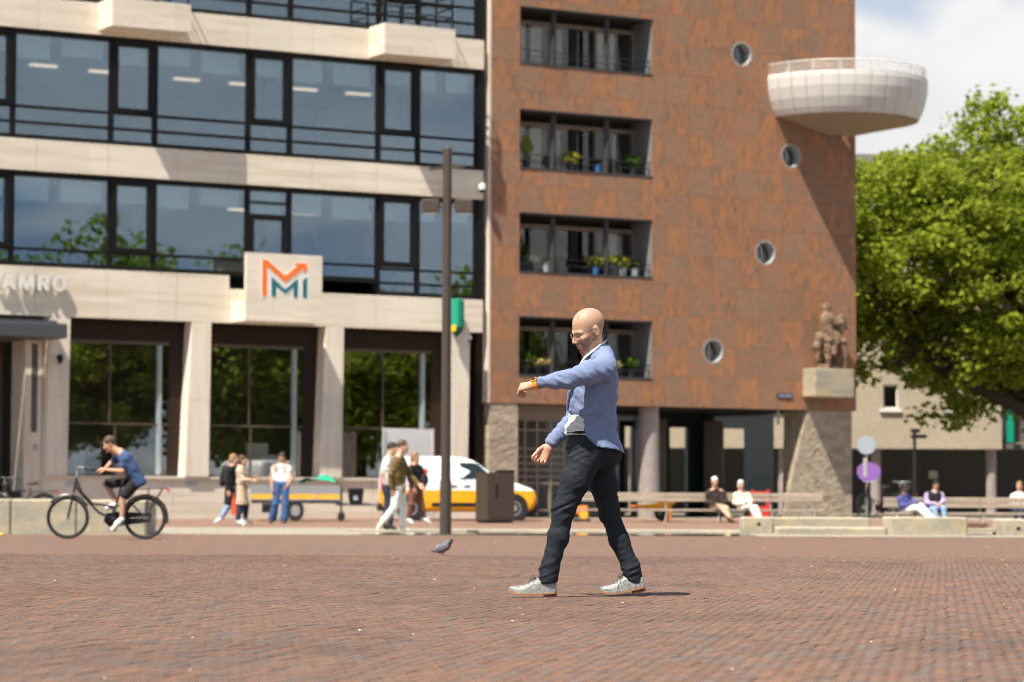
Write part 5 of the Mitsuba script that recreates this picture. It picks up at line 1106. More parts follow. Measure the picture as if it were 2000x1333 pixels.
# glasses: thin rims, lenses, bridge and temples
gl = lambda a, b, d: HC + HR @ (HS * np.array([a, b, d]))
GLS = None
def lens(q):
    an = np.linspace(0, 2 * np.pi, 29)[:-1]; pts = []
    for a in an:
        cx, cz = math.copysign(abs(math.cos(a)) ** 0.6, math.cos(a)) * 0.026, math.copysign(abs(math.sin(a)) ** 0.6, math.sin(a)) * 0.0165
        pts.append(gl(0.106 - 0.18 * abs(q * 0.035 + cx) * (abs(q * 0.035 + cx) > 0.02), q * 0.035 + cx, -0.004 + cz))
    return np.array(pts)
rim = [tube(lens(q), 0.0016, 6, True) for q in (-1, 1)]
rim += [tube([gl(0.106, -0.009, 0.002), gl(0.111, 0, 0.005), gl(0.106, 0.009, 0.002)], 0.0016, 6)]
rim += [tube([gl(0.097, q * 0.061, 0.004), gl(0.085, q * 0.072, 0.006), gl(0.03, q * 0.079, 0.010), gl(-0.008, q * 0.083, 0.014), gl(-0.024, q * 0.082, -0.004)], 0.0019, 6) for q in (-1, 1)]
GLS = obj('glasses', rim, 'metal_rim', HERO, smooth=True)
for q in (-1, 1):
    L_ = lens(q); cn = L_.mean(0); obj('lens', tm(np.vstack([L_, cn]), [[j, (j + 1) % 28, 28] for j in range(28)]), 'clear_glass', GLS)
# shirt: rumpled front below the buttoned jacket, and a stand collar
sh = Body()
ys = (846, 830, 815, 795, 760, 725, 700)
sh.st([hp(0, y)[2] for y in ys], [hp(x, 800)[0] for x in (1146, 1143, 1147, 1152, 1157, 1160, 1164)], [YH_] * 7, [0.132, 0.128, 0.118, 0.115, 0.115, 0.10, 0.075], [0.160, 0.160, 0.165, 0.165, 0.165, 0.15, 0.10], 0.02)
sh.fn(lambda D, X, Y, Z: D - 0.020 * n3(X, Y, Z + 0.35 * X, (9, 7, 40), 3) - 0.007 * n3(X, Y, Z - 0.5 * X, (18, 14, 50), 7))
sh.rc(hp(1157, 714), hp(1163, 697), 0.062, 0.068, 0.02)
obj('shirt', sh.mesh(0.0075), 'mint_shirt', HERO, smooth=True)
nk = unit(hp(1130, 708) - hp(1178, 672)); up_ = unit(np.array([0.62, 0, 0.79])); si = np.array([0, 1.0, 0])
def collar_ring(t, r):
    o = []
    for a in np.linspace(math.radians(16), math.radians(344), 40):
        q = hp(1155, 691) + nk * (math.cos(a) * (0.090 + r)) + si * (math.sin(a) * (0.080 + r)) + up_ * (t * 0.046)
        fr_ = max(0.0, math.cos(a)) ** 3
        q = q - up_ * 0.010 * fr_ + np.array([0, 0, -0.020]) * fr_ * (1 - t)
        o.append(q)
    return np.array(o)
A_, B_, C_, D_ = collar_ring(0, 0.014), collar_ring(1, 0.000), collar_ring(1, -0.006), collar_ring(0, 0.004)
R_ = np.stack([A_, B_, C_, D_], 1); n_ = len(R_); f = []
for i in range(n_ - 1):
    for j in range(4):
        j2 = (j + 1) % 4; f += [[4*i+j, 4*i+j2, 4*i+4+j2], [4*i+j, 4*i+4+j2, 4*i+4+j]]
f += [[0, 2, 1], [0, 3, 2], [4*n_-4, 4*n_-3, 4*n_-2], [4*n_-4, 4*n_-2, 4*n_-1]]
obj('collar', tm(R_.reshape(-1, 3), f), 'mint_shirt', HERO, smooth=35)
# jacket
jk = Body()
ys = (905, 878, 858, 835, 800, 765, 735, 712, 700)
fr_ = (1146, 1138, 1128, 1116, 1108, 1112, 1120, 1133, 1146); bk = (1226, 1219, 1212, 1205, 1204, 1207, 1207, 1204, 1196)
jk.st([hp(0, y)[2] for y in ys], [hp((a + b) / 2, 800)[0] for a, b in zip(fr_, bk)], [YH_] * 9, [(b - a) / 644 for a, b in zip(fr_, bk)], [0.205, 0.205, 0.195, 0.185, 0.180, 0.195, 0.20, 0.175, 0.11], 0.03)
jk.rc(hp(1183, 709, -0.165), hp(1172, 700, 0.0), 0.058, 0.075, 0.05); jk.rc(hp(1172, 700, 0.0), hp(1172, 706, 0.17), 0.075, 0.055, 0.05)
jk.rc(hp(1172, 699, 0.0), hp(1179, 688, 0.0), 0.062, 0.042, 0.03)
jk.chain([hp(1182, 720, -0.20), hp(1150, 728, -0.28), E1, hp(1082, 744.5, -0.275), W1], [0.078, 0.068, 0.054, 0.042, 0.0345], 0.03)
xq = [hp(x, 800)[0] for x in (1090, 1100, 1110, 1117, 1131, 1148, 1163, 1180, 1200)]; zq = [hp(0, y)[2] for y in (740, 775, 798, 812, 833, 855, 868, 885, 910)]
hem_x = [hp(x, 800)[0] for x in (1150, 1172, 1200, 1226)]; hem_z = [hp(0, y)[2] for y in (866, 871, 874, 883)]
pk = [hp(1137, 818), hp(1185, 806)]
def jacket_fn(D, X, Y, Z):
    xb = np.interp(Z[0, 0], zq[::-1], xq[::-1])[None, None, :]
    sidefold = np.clip((Z - zq[2]) / -0.02, 0, 1)
    cut = (xb - X) * 0.78
    arm1 = Y < YH_ - 0.215
    folds = 0.024 * n3(X + 0.75 * Z, Y, Z - 0.5 * X, (26, 9, 9), 4) * np.exp(-(((X - E1[0] - 0.12) / 0.13) ** 2 + ((Z - E1[2] - 0.02) / 0.10) ** 2))
    folds = folds + 0.017 * n3(X * 0.4 + Z, Y, Z + 0.3 * X, (30, 12, 26), 9) * np.clip(1 - np.abs(X - E1[0] + 0.05) / 0.22, 0, 1)
    folds = folds + 0.020 * n3(X, Y, Z + 0.8 * X, (6, 6, 22), 12) + 0.006 * n3(X, Y, Z, 26, 15)
    D = D - folds
    # front edge of the lapel and the pocket flap stand proud of the cloth
    near_ = Y < YH_ - 0.05
    lapx = np.interp(Z[0, 0], [hp(0, 806)[2], hp(0, 760)[2], hp(0, 712)[2], hp(0, 690)[2]], [hp(x, 800)[0] for x in (1115, 1131, 1150, 1166)])[None, None, :]
    lap = np.clip((lapx - X) / 0.014, 0, 1) * (Z > hp(0, 806)[2]) * (Z < hp(0, 700)[2]) * (Y > YH_ - 0.20)
    zl = pk[0][2] + (X - pk[0][0]) * (pk[1][2] - pk[0][2]) / (pk[1][0] - pk[0][0])
    flap = np.clip((Z - zl) / 0.008, 0, 1) * np.clip((zl + 0.050 - Z) / 0.02, 0, 1) * (X > pk[0][0]) * (X < pk[1][0]) * near_
    seam = np.exp(-((X - hp(1176, 800)[0] - 0.35 * (Z - hp(0, 800)[2]) * 0.2) / 0.006) ** 2) * near_ * (Z < hp(0, 765)[2])
    D = D - 0.007 * lap - 0.010 * flap + 0.004 * seam
    D = np.where(arm1, D, np.maximum(D, np.where(Z < zq[1], cut, -1)))
    hz = np.interp(X[:, 0, 0], hem_x, hem_z)[:, None, None]
    return np.maximum(D, np.where(arm1, -1, hz - Z))
jk.fn(jacket_fn)
sv = Body(); sv.chain([hp(1170, 722, 0.18), E2, W2_], [0.080, 0.060, 0.044], 0.03)
sv.fn(lambda D, X, Y, Z: D - 0.016 * n3(X, Y, Z + 0.6 * X, (12, 9, 40), 44) - 0.005 * n3(X, Y, Z, 30, 45))
# the cloth of the coat collar stands up behind the neck
JK = obj('jacket', cat([jk.mesh(0.0065), sv.mesh(0.0075)]), 'blue_jacket', HERO, smooth=True)
cr = [hp(1139, 727, -0.118), hp(1149, 713, -0.120), hp(1165, 697, -0.112), hp(1180, 685, -0.072), hp(1187, 680, 0.0), hp(1180, 684, 0.072), hp(1164, 695, 0.108), hp(1145, 712, 0.11)]
obj('coat_collar', tube(cr, [0.008, 0.013, 0.016, 0.018, 0.018, 0.018, 0.016, 0.010], 10), 'blue_jacket', JK, smooth=True)
obj('lapel', tube([hp(1143, 720, -0.125), hp(1126, 742, -0.13), hp(1112, 768, -0.11), hp(1107, 803, -0.06)], [0.013, 0.017, 0.013, 0.006], 10), 'blue_jacket', JK, smooth=True)
# sleeve slit with buttons, cuff openings
dirw = unit(W1 - E1)
obj('button', [disc(W1 - dirw * t + np.array([0.0, -0.012, 0.036 + 0.06 * (t - 0.02)]), 0.0065, (0, -0.5, 0.86), 0.006, 10) for t in (0.03, 0.05, 0.07)], 'black_plastic', JK)
obj('cuff', tube([W1 - dirw * 0.006, W1 + dirw * 0.002], [0.034, 0.034], 18), 'blue_jacket', JK); d2 = unit(W2_ - E2); obj('cuff', tube([W2_ - d2 * 0.004, W2_ + d2 * 0.004], [0.044, 0.044], 18), 'blue_jacket', JK)
# watch on its orange strap
wc = W1 + x1 * 0.030; zz = frame(x1, (-0.15, -0.62, 0.72)); ring = []
for a in np.linspace(0, 2 * np.pi, 25)[:-1]: ring.append(wc + zz[:, 1] * (0.0335 * math.cos(a)) + zz[:, 2] * (0.030 * math.sin(a)))
WT = obj('watch', [tube(np.array(ring) + x1 * t, 0.0055, 8, True) for t in (-0.010, -0.004, 0.002, 0.008)], 'watch_orange', HERO, smooth=True)
obj('case', lathe([(1e-4, 0), (0.019, 0.0), (0.0195, 0.009), (0.017, 0.011), (1e-4, 0.011)], 20, wc + zz[:, 2] * 0.030, zz[:, 2]), 'watch_orange', WT)
obj('dial', lathe([(1e-4, 0), (0.0155, 0.0), (1e-4, 0.002)], 20, wc + zz[:, 2] * 0.0415, zz[:, 2]), 'black_plastic', WT)
# trousers
tr = Body()
tr.el(hp(1157, 872), (0.155, 0.158, 0.115), None, 0.04); tr.el(hp(1181, 888), (0.105, 0.15, 0.10), None, 0.04)
tr.st([hp(0, y)[2] for y in (880, 862, 848, 835)], [hp(x, 850)[0] for x in (1152, 1150, 1148, 1147)], [YH_] * 4, [0.14, 0.132, 0.124, 0.120], [0.165, 0.163, 0.158, 0.152], 0.02)
tr.chain([K['h1'], K['m1'], K['k1'], K['c1'], K['a1'], K['f1']], [0.098, 0.087, 0.064, 0.060, 0.053, 0.057], 0.035)
tr.chain([K['h2'], K['m2'], K['k2'], K['c2'], K['a2'], K['f2']], [0.100, 0.082, 0.061, 0.057, 0.051, 0.056], 0.035)
def trouser_fn(D, X, Y, Z):
    w = 0.0
    for kx, kz, sx, sz, am in ((K['k1'][0], K['k1'][2], 0.14, 0.13, 0.026), (K['a1'][0], K['a1'][2] - 0.02, 0.12, 0.09, 0.025), (K['k2'][0], K['k2'][2], 0.14, 0.13, 0.021), (K['a2'][0], K['a2'][2] - 0.02, 0.12, 0.10, 0.025), (hp(1112, 880)[0], hp(1112, 890)[2], 0.14, 0.09, 0.026)):
        w = w + am * n3(X, Y, Z - 0.45 * X, (12, 9, 52), 21) * np.exp(-(((X - kx) / sx) ** 2 + ((Z - kz) / sz) ** 2))
    return D - w - 0.010 * n3(X, Y, Z + 0.5 * X, (9, 9, 18), 31) - 0.004 * n3(X, Y, Z, (30, 30, 50), 35)
tr.fn(trouser_fn)
c1_, c2_ = K['f1'][2] - 0.012, K['f2'][2] - 0.012
tr.fn(lambda D, X, Y, Z: np.maximum(D, np.where(X < hp(1150, 1000)[0], c1_ - Z + 0.10 * (X - K['f1'][0]), c2_ - Z - 0.25 * (X - K['f2'][0]))))
TRS = obj('trousers', tr.mesh(0.0068), 'dark_trousers', HERO, smooth=True)
obj('belt', tube([hp(1147, 846) + np.array([0.125 * math.cos(a), 0.159 * math.sin(a), 0]) for a in np.linspace(0, 2 * np.pi, 33)[:-1]], 0.011, 8, True), 'black_plastic', TRS)
# shoes: patterned uppers, tan welt and sole, stacked heel
def shoe(heel, dirv, pitch, L_, brk, side):
    """heel: the lowest back point of the heel; the sole follows pitch and bends at the ball by brk."""
    dirv = unit(dirv); lat = np.cross([0, 0, 1.0], dirv)
    S = np.array([0.0, 0.04, 0.12, 0.25, 0.38, 0.52, 0.66, 0.78, 0.88, 0.95, 0.985, 1.0])
    hw = np.interp(S, [0, 0.04, 0.15, 0.4, 0.68, 0.85, 0.95, 1.0], [0.012, 0.030, 0.036, 0.035, 0.047, 0.040, 0.026, 0.008])
    ht = np.interp(S, [0, 0.04, 0.12, 0.28, 0.40, 0.55, 0.7, 0.85, 0.95, 1.0], [0.066, 0.072, 0.074, 0.084, 0.090, 0.068, 0.050, 0.039, 0.028, 0.012])
    def base(s):
        if s <= 0.62: return np.array([s * L_ * math.cos(pitch), s * L_ * math.sin(pitch)])
        b = np.array([0.62 * L_ * math.cos(pitch), 0.62 * L_ * math.sin(pitch)]); q = pitch + brk; return b + (s - 0.62) * L_ * np.array([math.cos(q), math.sin(q)])
    spring = lambda s: 0.014 * np.clip((s - 0.7) / 0.3, 0, 1) ** 2
    def rings(lo, hi, gw, hs=None):
        out = []
        for i, s in enumerate(S):
            b = base(s); a_ = pitch if s <= 0.62 else pitch + brk; upv = np.array([-math.sin(a_), math.cos(a_)]); o = []
            H0 = lo; H1 = (hi if hs is None else lo + hs[i])
            prof = [(-1, 0), (-1.0, 0.35), (-0.86, 0.72), (-0.45, 0.95), (0, 1.0), (0.45, 0.95), (0.86, 0.72), (1.0, 0.35), (1, 0)] if hs is not None else [(-1, 0), (-1, 0.5), (-1, 1), (-0.4, 1), (0, 1), (0.4, 1), (1, 1), (1, 0.5), (1, 0)]
            for w_, h_ in prof:
                zc = spring(s) + H0 + (H1 - H0) * h_
                o.append(heel + dirv * (b[0] + upv[0] * zc) + np.array([0, 0, 1.0]) * (b[1] + upv[1] * zc) + lat * (w_ * (hw[i] + gw)))
            out.append(o)
        return loft([r[::-1] for r in out])
    k = obj('shoe', rings(0.030, None, 0.0, ht), 'zigzag_leather', HERO, smooth=50)
    obj('sole', rings(0.020, 0.030, 0.004), 'tan_leather', k)
    b0 = base(0.0); hl_ = []
    for s, zc in ((0.0, 0), (0.27, 0), (0.0, 0.020), (0.27, 0.020)):
        for q in (-1, 1):
            b = base(s); hl_.append(heel + dirv * (b[0] - math.sin(pitch) * zc) + np.array([0, 0, b[1] + math.cos(pitch) * zc]) + lat * q * (0.034 if s else 0.026))
    obj('heel', hull(hl_), 'heel_brown', k)
    lp = lambda s, w_, z_: heel + dirv * (base(s)[0] - math.sin(pitch) * z_) + np.array([0, 0, base(s)[1] + math.cos(pitch) * z_]) + lat * w_
    lc = [tube([lp(0.40 + 0.05 * i, -0.02, 0.118 - 0.010 * i), lp(0.42 + 0.05 * i, 0, 0.125 - 0.0105 * i), lp(0.44 + 0.05 * i, 0.02, 0.114 - 0.010 * i)], 0.0022, 5) for i in range(3)]
    lc += [tube([lp(0.41, side * 0.01, 0.124), lp(0.46, side * 0.03, 0.140), lp(0.52, side * 0.05, 0.128), lp(0.46, side * 0.045, 0.110)], 0.002, 5), tube([lp(0.41, side * 0.01, 0.124), lp(0.52, side * 0.04, 0.118), lp(0.58, side * 0.055, 0.082)], 0.002, 5)]
    obj('laces', lc, 'black_plastic', k)
g1_ = hp(1088, 1168, -0.11); g1_[2] = 0.003
shoe(g1_, (-1, -0.06, 0), math.radians(-4.2), 0.298, math.radians(10), 1)
g2_ = hp(1261, 1150, 0.10); g2_[2] = 0.034
shoe(g2_, (-1, -0.10, 0), math.radians(-13.0), 0.292, math.radians(13), 1)
# ================================================================ passers-by and sitters
M('hair_brown', (0.09, 0.05, 0.028), 0.6); M('hair_dark', (0.025, 0.018, 0.014), 0.6); M('hair_blond', (0.27, 0.165, 0.08), 0.6); M('hair_white', (0.68, 0.66, 0.63), 0.7)
M('cloth_navy', (0.045, 0.085, 0.20), 0.85); M('cloth_black', (0.013, 0.013, 0.014), 0.85); M('cloth_beige', (0.60, 0.46, 0.33), 0.85); M('cloth_white', (0.80, 0.79, 0.76), 0.85); M('cloth_cream', (0.80, 0.74, 0.58), 0.85); M('cloth_olive', (0.155, 0.10, 0.028), 0.8); M('cloth_denim', (0.045, 0.11, 0.27), 0.85); M('cloth_denim_pale', (0.25, 0.38, 0.58), 0.85); M('cloth_ink', (0.022, 0.03, 0.06), 0.85); M('cloth_brown', (0.18, 0.075, 0.045), 0.85); M('cloth_umber', (0.035, 0.020, 0.016), 0.85); M('cloth_khaki', (0.50, 0.39, 0.26), 0.85); M('cloth_violet', (0.085, 0.095, 0.30), 0.85); M('cloth_lilac', (0.45, 0.36, 0.58), 0.85); M('shoe_white', (0.80, 0.80, 0.78), 0.5); M('shoe_dark', (0.03, 0.024, 0.02), 0.5); M('shoe_cream', (0.72, 0.70, 0.56), 0.5); M('shoe_brown', (0.16, 0.08, 0.04), 0.5); M('bag_red', (0.80, 0.11, 0.04), 0.6)
SKINS = {'fair': (0.60, 0.36, 0.25), 'tan': (0.50, 0.28, 0.175), 'dark': (0.13, 0.065, 0.042)}
def figure(label, Y, J, face, top, bottom, shoes, hair, skin='fair', s=1.0, group=None, sleeve='long', legs='long', style='short', hem=0.0, wide=0.0, h=0.0125, bulk=1.0):
    """J: joints as (px, py, nearer or farther by metres); s: body scale"""
    W = {k: at(q[0], q[1], Y + (q[2] if len(q) > 2 else 0.0)) for k, q in J.items()}
    P = thing('person', label, 'person', group)
    R = frame(face, (0, 0, 1)) if len(np.shape(face)) == 1 else face
    hb = head_body(W['H'], R, s, True); hb.rc(W['H'] - [0, 0, 0.05 * s], W['N'], 0.050 * s, 0.055 * s, 0.03)
    b = Body()
    b.rc(W['N'] + [0, 0, 0.03 * s], W['N'] - [0, 0, 0.04 * s], 0.045 * s, 0.05 * s)
    for i in '12':
        b.chain([W['N'], W['S' + i], W['P' + i]], [0.05 * s, 0.062 * s, 0.08 * s], 0.04); b.chain([W['S' + i], W['E' + i], W['W' + i]], [0.050 * s, 0.039 * s, 0.028 * s], 0.02); b.chain([W['P' + i], W['K' + i], W['A' + i]], [0.078 * s, 0.053 * s, 0.037 * s], 0.03); b.rc(W['A' + i], W['T' + i], 0.035 * s, 0.022 * s, 0.02)
    parts = [hb.mesh(0.009), b.mesh(h)]
    for i in '12':
        x = unit(W['W' + i] - W['E' + i]); th = np.asarray(R[:, 0]); z = np.cross(x, th); z = z if np.linalg.norm(z) > 0.1 else np.array([0, -1.0, 0])
        out = W['S' + i] - (W['S1'] + W['S2']) / 2; z = z if z @ out > 0 else -z
        parts.append(hand(W['W' + i] + x * 0.02 * s, x, z, th, 0.98 * s, (24, 30, 22), 0.8, 0.006, 0.001, 0.6))
    body = joined(parts); v = np.asarray(body.vertices); q = (v - W['H']) @ R / s
    c = np.tile(np.array(SKINS[skin]), (len(v), 1)) * (0.93 + 0.14 * meshkit.fbm(v * 30, 2, 3)[:, None])
    lips = ((np.abs(q[:, 2] + 0.066) < 0.012) & (q[:, 0] > 0.08) & (np.abs(q[:, 1]) < 0.026))[:, None]; c = np.where(lips, c * np.array([0.8, 0.5, 0.5]), c)
    brow = ((np.abs(q[:, 2] - 0.02) < 0.008) & (q[:, 0] > 0.06) & (np.abs(q[:, 1]) > 0.012) & (np.abs(q[:, 1]) < 0.052))[:, None]; c = np.where(brow, c * 0.45, c)
    scene[P] = mikit.ply(body, 'mat_skin', smooth=True, color=c)
    HP_ = lambda a, b_, d: W['H'] + R @ (s * np.array([a, b_, d]))
    for e in (-1, 1): obj('eye', lathe([(1e-4, -0.001), (0.006 * s, 0), (1e-4, 0.001)], 8, HP_(0.0865, e * 0.032, -0.003), R[:, 0]), 'black_plastic', P)
    if style:
        g = Body(); E = lambda p, r, k=0.02, sub=False: g.el(HP_(*p), s * np.array(r), R, k, sub)
        E((-0.020, 0, 0.046), (0.101, 0.086, 0.092))
        if style in ('long', 'bob'): E((-0.045, 0, -0.03), (0.075, 0.088, 0.10)); 
        if style == 'long': g.rc(HP_(-0.06, 0, -0.06), HP_(-0.085, 0, -0.20), 0.07 * s, 0.045 * s, 0.03)
        if style == 'bun': E((-0.10, 0, 0.08), (0.045, 0.045, 0.045))
        E((0.085, 0, -0.04), (0.085, 0.068, 0.085), 0.01, True); E((0.02, 0.0, -0.15), (0.09, 0.1, 0.09), 0.01, True) if style not in ('long', 'bob') else None
        g.fn(lambda D, X, Y_, Z: D - 0.012 * n3(X, Y_, Z, 38, 4))
        obj('hair' if hair.startswith('hair') else 'hat', g.mesh(0.009), hair, P, smooth=True)
    # clothing follows the limbs and ends at cuffs, waist and hem
    t = Body(); mid = (W['S1'] + W['S2']) / 2; pm = (W['P1'] + W['P2']) / 2; ax = unit(mid - pm)
    for i in '12':
        low = W['P' + i] - ax * hem * s; wst = W['S' + i] * 0.45 + W['P' + i] * 0.55 * 1.0
        t.chain([W['S' + i] - ax * 0.05 * s, wst, low], [0.092 * s * bulk, 0.088 * s * bulk, (0.098 * bulk + 0.12 * max(hem, 0)) * s], 0.06)
        t.rc(W['N'] - ax * 0.035 * s, W['S' + i], 0.058 * s, 0.064 * s, 0.04)
        if sleeve == 'long': t.chain([W['S' + i], W['E' + i], W['W' + i] - unit(W['W' + i] - W['E' + i]) * 0.015], [0.064 * s, 0.053 * s, 0.042 * s], 0.03)
        elif sleeve == 'short': t.rc(W['S' + i], W['S' + i] * 0.35 + W['E' + i] * 0.65, 0.066 * s, 0.062 * s, 0.03)
    t.rc(W['N'] - ax * 0.035 * s, mid - ax * 0.06 * s, 0.062 * s, 0.085 * s * bulk, 0.05)
    t.rc(mid - ax * 0.10 * s, pm - ax * hem * s, 0.105 * s * bulk, 0.10 * s * bulk, 0.05)
    t.fn(lambda D, X, Y_, Z: D - 0.020 * n3(X, Y_, Z + 0.4 * X, (8, 8, 20), 6) - 0.008 * n3(X, Y_, Z, 26, 8))
    cutz = pm - ax * (hem + 0.055) * s
    t.fn(lambda D, X, Y_, Z: np.maximum(D, np.where(((X - pm[0]) ** 2 + (Y_ - pm[1]) ** 2 + (Z - pm[2]) ** 2) < (0.34 + hem) ** 2, -((X - cutz[0]) * ax[0] + (Y_ - cutz[1]) * ax[1] + (Z - cutz[2]) * ax[2]), -1)) if sleeve != 'none_' else D)
    if sleeve == 'crop': pass
    obj('top' if hem < 0.3 else 'coat', t.mesh(h), top, P, smooth=True)
    u = Body(); u.rc(W['P1'] + ax * 0.06 * s, W['P2'] + ax * 0.06 * s, 0.105 * s, 0.105 * s, 0.04)
    for i in '12':
        if legs == 'short': u.chain([W['P' + i], W['K' + i] * 0.9 + W['P' + i] * 0.1], [0.108 * s, 0.084 * s], 0.04)
        else: u.chain([W['P' + i], W['K' + i], W['A' + i] + unit(W['K' + i] - W['A' + i]) * 0.03], [0.100 * s, (0.072 + wide * 0.3) * s, (0.057 + wide) * s], 0.03)
    u.fn(lambda D, X, Y_, Z: D - 0.022 * n3(X, Y_, Z + 0.3 * X, (9, 9, 24), 16))
    obj('shorts' if legs == 'short' else 'trousers', u.mesh(h), bottom, P, smooth=True)
    for i in '12':
        a, tt = W['A' + i], W['T' + i]; d = unit(tt - a - np.array([0, 0, 0])); f_ = Body()
        f_.rc(a - [0, 0, 0.01], a + (tt - a) * 0.55, 0.046 * s, 0.046 * s, 0.02); f_.rc(a + (tt - a) * 0.5, tt + (tt - a) * 0.18, 0.045 * s, 0.034 * s, 0.02)
        obj('shoe', f_.mesh(0.010), shoes, P, smooth=True)
    return P, W
RT, LT_, VW = (1, 0, -0.1), (-1, 0, -0.3), (0, -1, -0.1)
# cyclist, leaning on the bars
figure('cyclist in a blue shirt and black shorts leaning forward on the bicycle', BY, dict(H=(214, 868), N=(234, 884), S1=(243, 891, -.17), E1=(239, 921, -.20), W1=(208, 918, -.10), S2=(240, 888, .17), E2=(216, 906, .17), W2=(205, 916, .08), P1=(269, 938, -.09), K1=(241, 970, -.12), A1=(238, 1013, -.13), T1=(222, 1032, -.14), P2=(267, 937, .09), K2=(207, 945, .11), A2=(229, 984, .12), T2=(212, 992, .12)), (-1, -0.15, -0.42), 'cloth_navy', 'cloth_black', 'shoe_white', 'hair_brown', 'tan', 0.90, sleeve='short', legs='short', hem=0.06, bulk=1.12)
_, wk = figure('person in a long black coat walking behind the beige coat', 61.6, dict(H=(457, 898, .3), N=(455, 909, .3), S1=(447, 915, .12), S2=(452, 915, .46), E1=(441, 938, .10), W1=(445, 958, .08), E2=(458, 938, .5), W2=(466, 955, .45), P1=(448, 960, .22), K1=(446, 990, .22), A1=(431, 1013, .22), T1=(422, 1020, .22), P2=(453, 960, .4), K2=(462, 988, .4), A2=(465, 1014, .4), T2=(476, 1021, .4)), RT, 'cloth_black', 'cloth_denim_pale', 'shoe_white', 'hair_blond', 'fair', 0.92, hem=0.26, style='bob')
k = thing('backpack', 'black rucksack on the back of the person in the black coat', 'backpack'); bm = Body(); bm.el(at(439, 928, 61.9), (0.10, 0.15, 0.22)); bm.el(at(434, 940, 61.9), (0.06, 0.11, 0.13)); obj('body', bm.mesh(0.012), 'cloth_black', k, smooth=True); obj('badge', disc(at(447, 937, 61.70), 0.03, (0, -1, 0), 0.01, 10), 'cloth_khaki', k)
figure('woman in a long beige hooded coat walking to the right', 61.0, dict(H=(474, 900), N=(470, 912), S1=(469, 918, -.17), E1=(474, 938, -.22), W1=(490, 938, -.18), S2=(473, 918, .17), E2=(478, 938, .2), W2=(492, 934, .16), P1=(471, 957, -.08), K1=(471, 990, -.08), A1=(463, 1017, -.09), T1=(474, 1026, -.09), P2=(474, 957, .08), K2=(481, 988, .09), A2=(479, 1013, .09), T2=(490, 1020, .09)), RT, 'cloth_beige', 'cloth_ink', 'shoe_white', 'hair_brown', 'fair', 0.90, hem=0.30, style='bob')
k = thing('carrier_bag', 'orange red carrier bag between the two women at the left', 'bag'); q = at(457, 988, 61.4); obj('body', hull([[q[0] + a, 61.4 + b, q[2] + c] for a, b, c in ((-.05, -.1, -.2), (.06, -.1, -.2), (-.05, .1, -.2), (.06, .1, -.2), (-.035, -.12, .14), (.04, -.12, .14), (-.035, .12, .14), (.04, .12, .14))]), 'bag_red', k); obj('handle', tube([q + [0, -.08, .14], q + [0, -.03, .26], q + [0, .03, .26], q + [0, .08, .14]], 0.008), 'bag_red', k)
figure('woman in a sleeveless white crop top and wide blue jeans', 64.5, dict(H=(551, 895), N=(550, 907), S1=(535, 914), E1=(529, 932, .05), W1=(531, 949, -.05), S2=(566, 914), E2=(571, 932), W2=(561, 949, -.18), P1=(542, 951), K1=(538, 985, -.05), A1=(532, 1014, .05), T1=(529, 1022, -.12), P2=(557, 951), K2=(557, 986, -.05), A2=(555, 1016, -.05), T2=(554, 1025, -.2)), (-0.15, -1, -0.45), 'cloth_white', 'cloth_denim', 'shoe_dark', 'hair_dark', 'tan', 0.94, sleeve='none', style='bun', hem=-0.06, wide=0.045, bulk=0.76)
figure('man in an olive jacket and white trousers striding to the right', 52.4, dict(H=(787, 873), N=(780, 889), S1=(775, 898, -.20), E1=(763, 928, -.24), W1=(766, 955, -.20), S2=(784, 898, .20), E2=(800, 926, .22), W2=(816, 944, .15), P1=(776, 955, -.09), K1=(770, 992, -.10), A1=(746, 1020, -.10), T1=(739, 1033, -.10), P2=(782, 955, .09), K2=(788, 993, .10), A2=(785, 1030, .10), T2=(799, 1038, .10)), RT, 'cloth_olive', 'cloth_white', 'shoe_cream', 'hair_brown', 'fair', 0.97, hem=0.02)
figure('man in a white shirt and navy trousers half hidden behind the olive jacket', 53.4, dict(H=(767, 877), N=(760, 892), S1=(755, 901, -.18), E1=(750, 926, -.2), W1=(754, 948, -.16), S2=(762, 901, .18), E2=(770, 926, .2), W2=(784, 940, .15), P1=(757, 955, -.09), K1=(762, 992, -.09), A1=(762, 1027, -.10), T1=(773, 1036, -.10), P2=(760, 955, .09), K2=(757, 994, .09), A2=(748, 1024, .10), T2=(757, 1034, .10)), RT, 'cloth_white', 'cloth_ink', 'shoe_dark', 'hair_dark', 'fair', 0.95, sleeve='short')
figure('woman in a black top and brown trousers in front of the van', 58.2, dict(H=(811, 894), N=(810, 907), S1=(803, 914, -.16), E1=(799, 935, -.2), W1=(806, 952, -.2), S2=(820, 914, .14), E2=(828, 934, .16), W2=(828, 952, .1), P1=(807, 953, -.08), K1=(803, 985, -.1), A1=(797, 1014, -.05), T1=(804, 1021, -.08), P2=(816, 953, .08), K2=(823, 984, .08), A2=(829, 1013, .08), T2=(838, 1021, .08)), (1, -0.2, -0.1), 'cloth_black', 'cloth_brown', 'shoe_white', 'hair_blond', 'tan', 0.90, style='bob', bulk=0.82)
k = thing('shoulder_bag', 'black shoulder bag of the woman in brown trousers', 'bag'); bm = Body(); bm.el(at(829, 938, 58.0), (0.08, 0.06, 0.13)); obj('body', bm.mesh(0.012), 'cloth_black', k, smooth=True); obj('strap', tube([at(822, 912, 58.0), at(830, 925, 57.95), at(831, 934, 57.97)], 0.012), 'cloth_black', k)
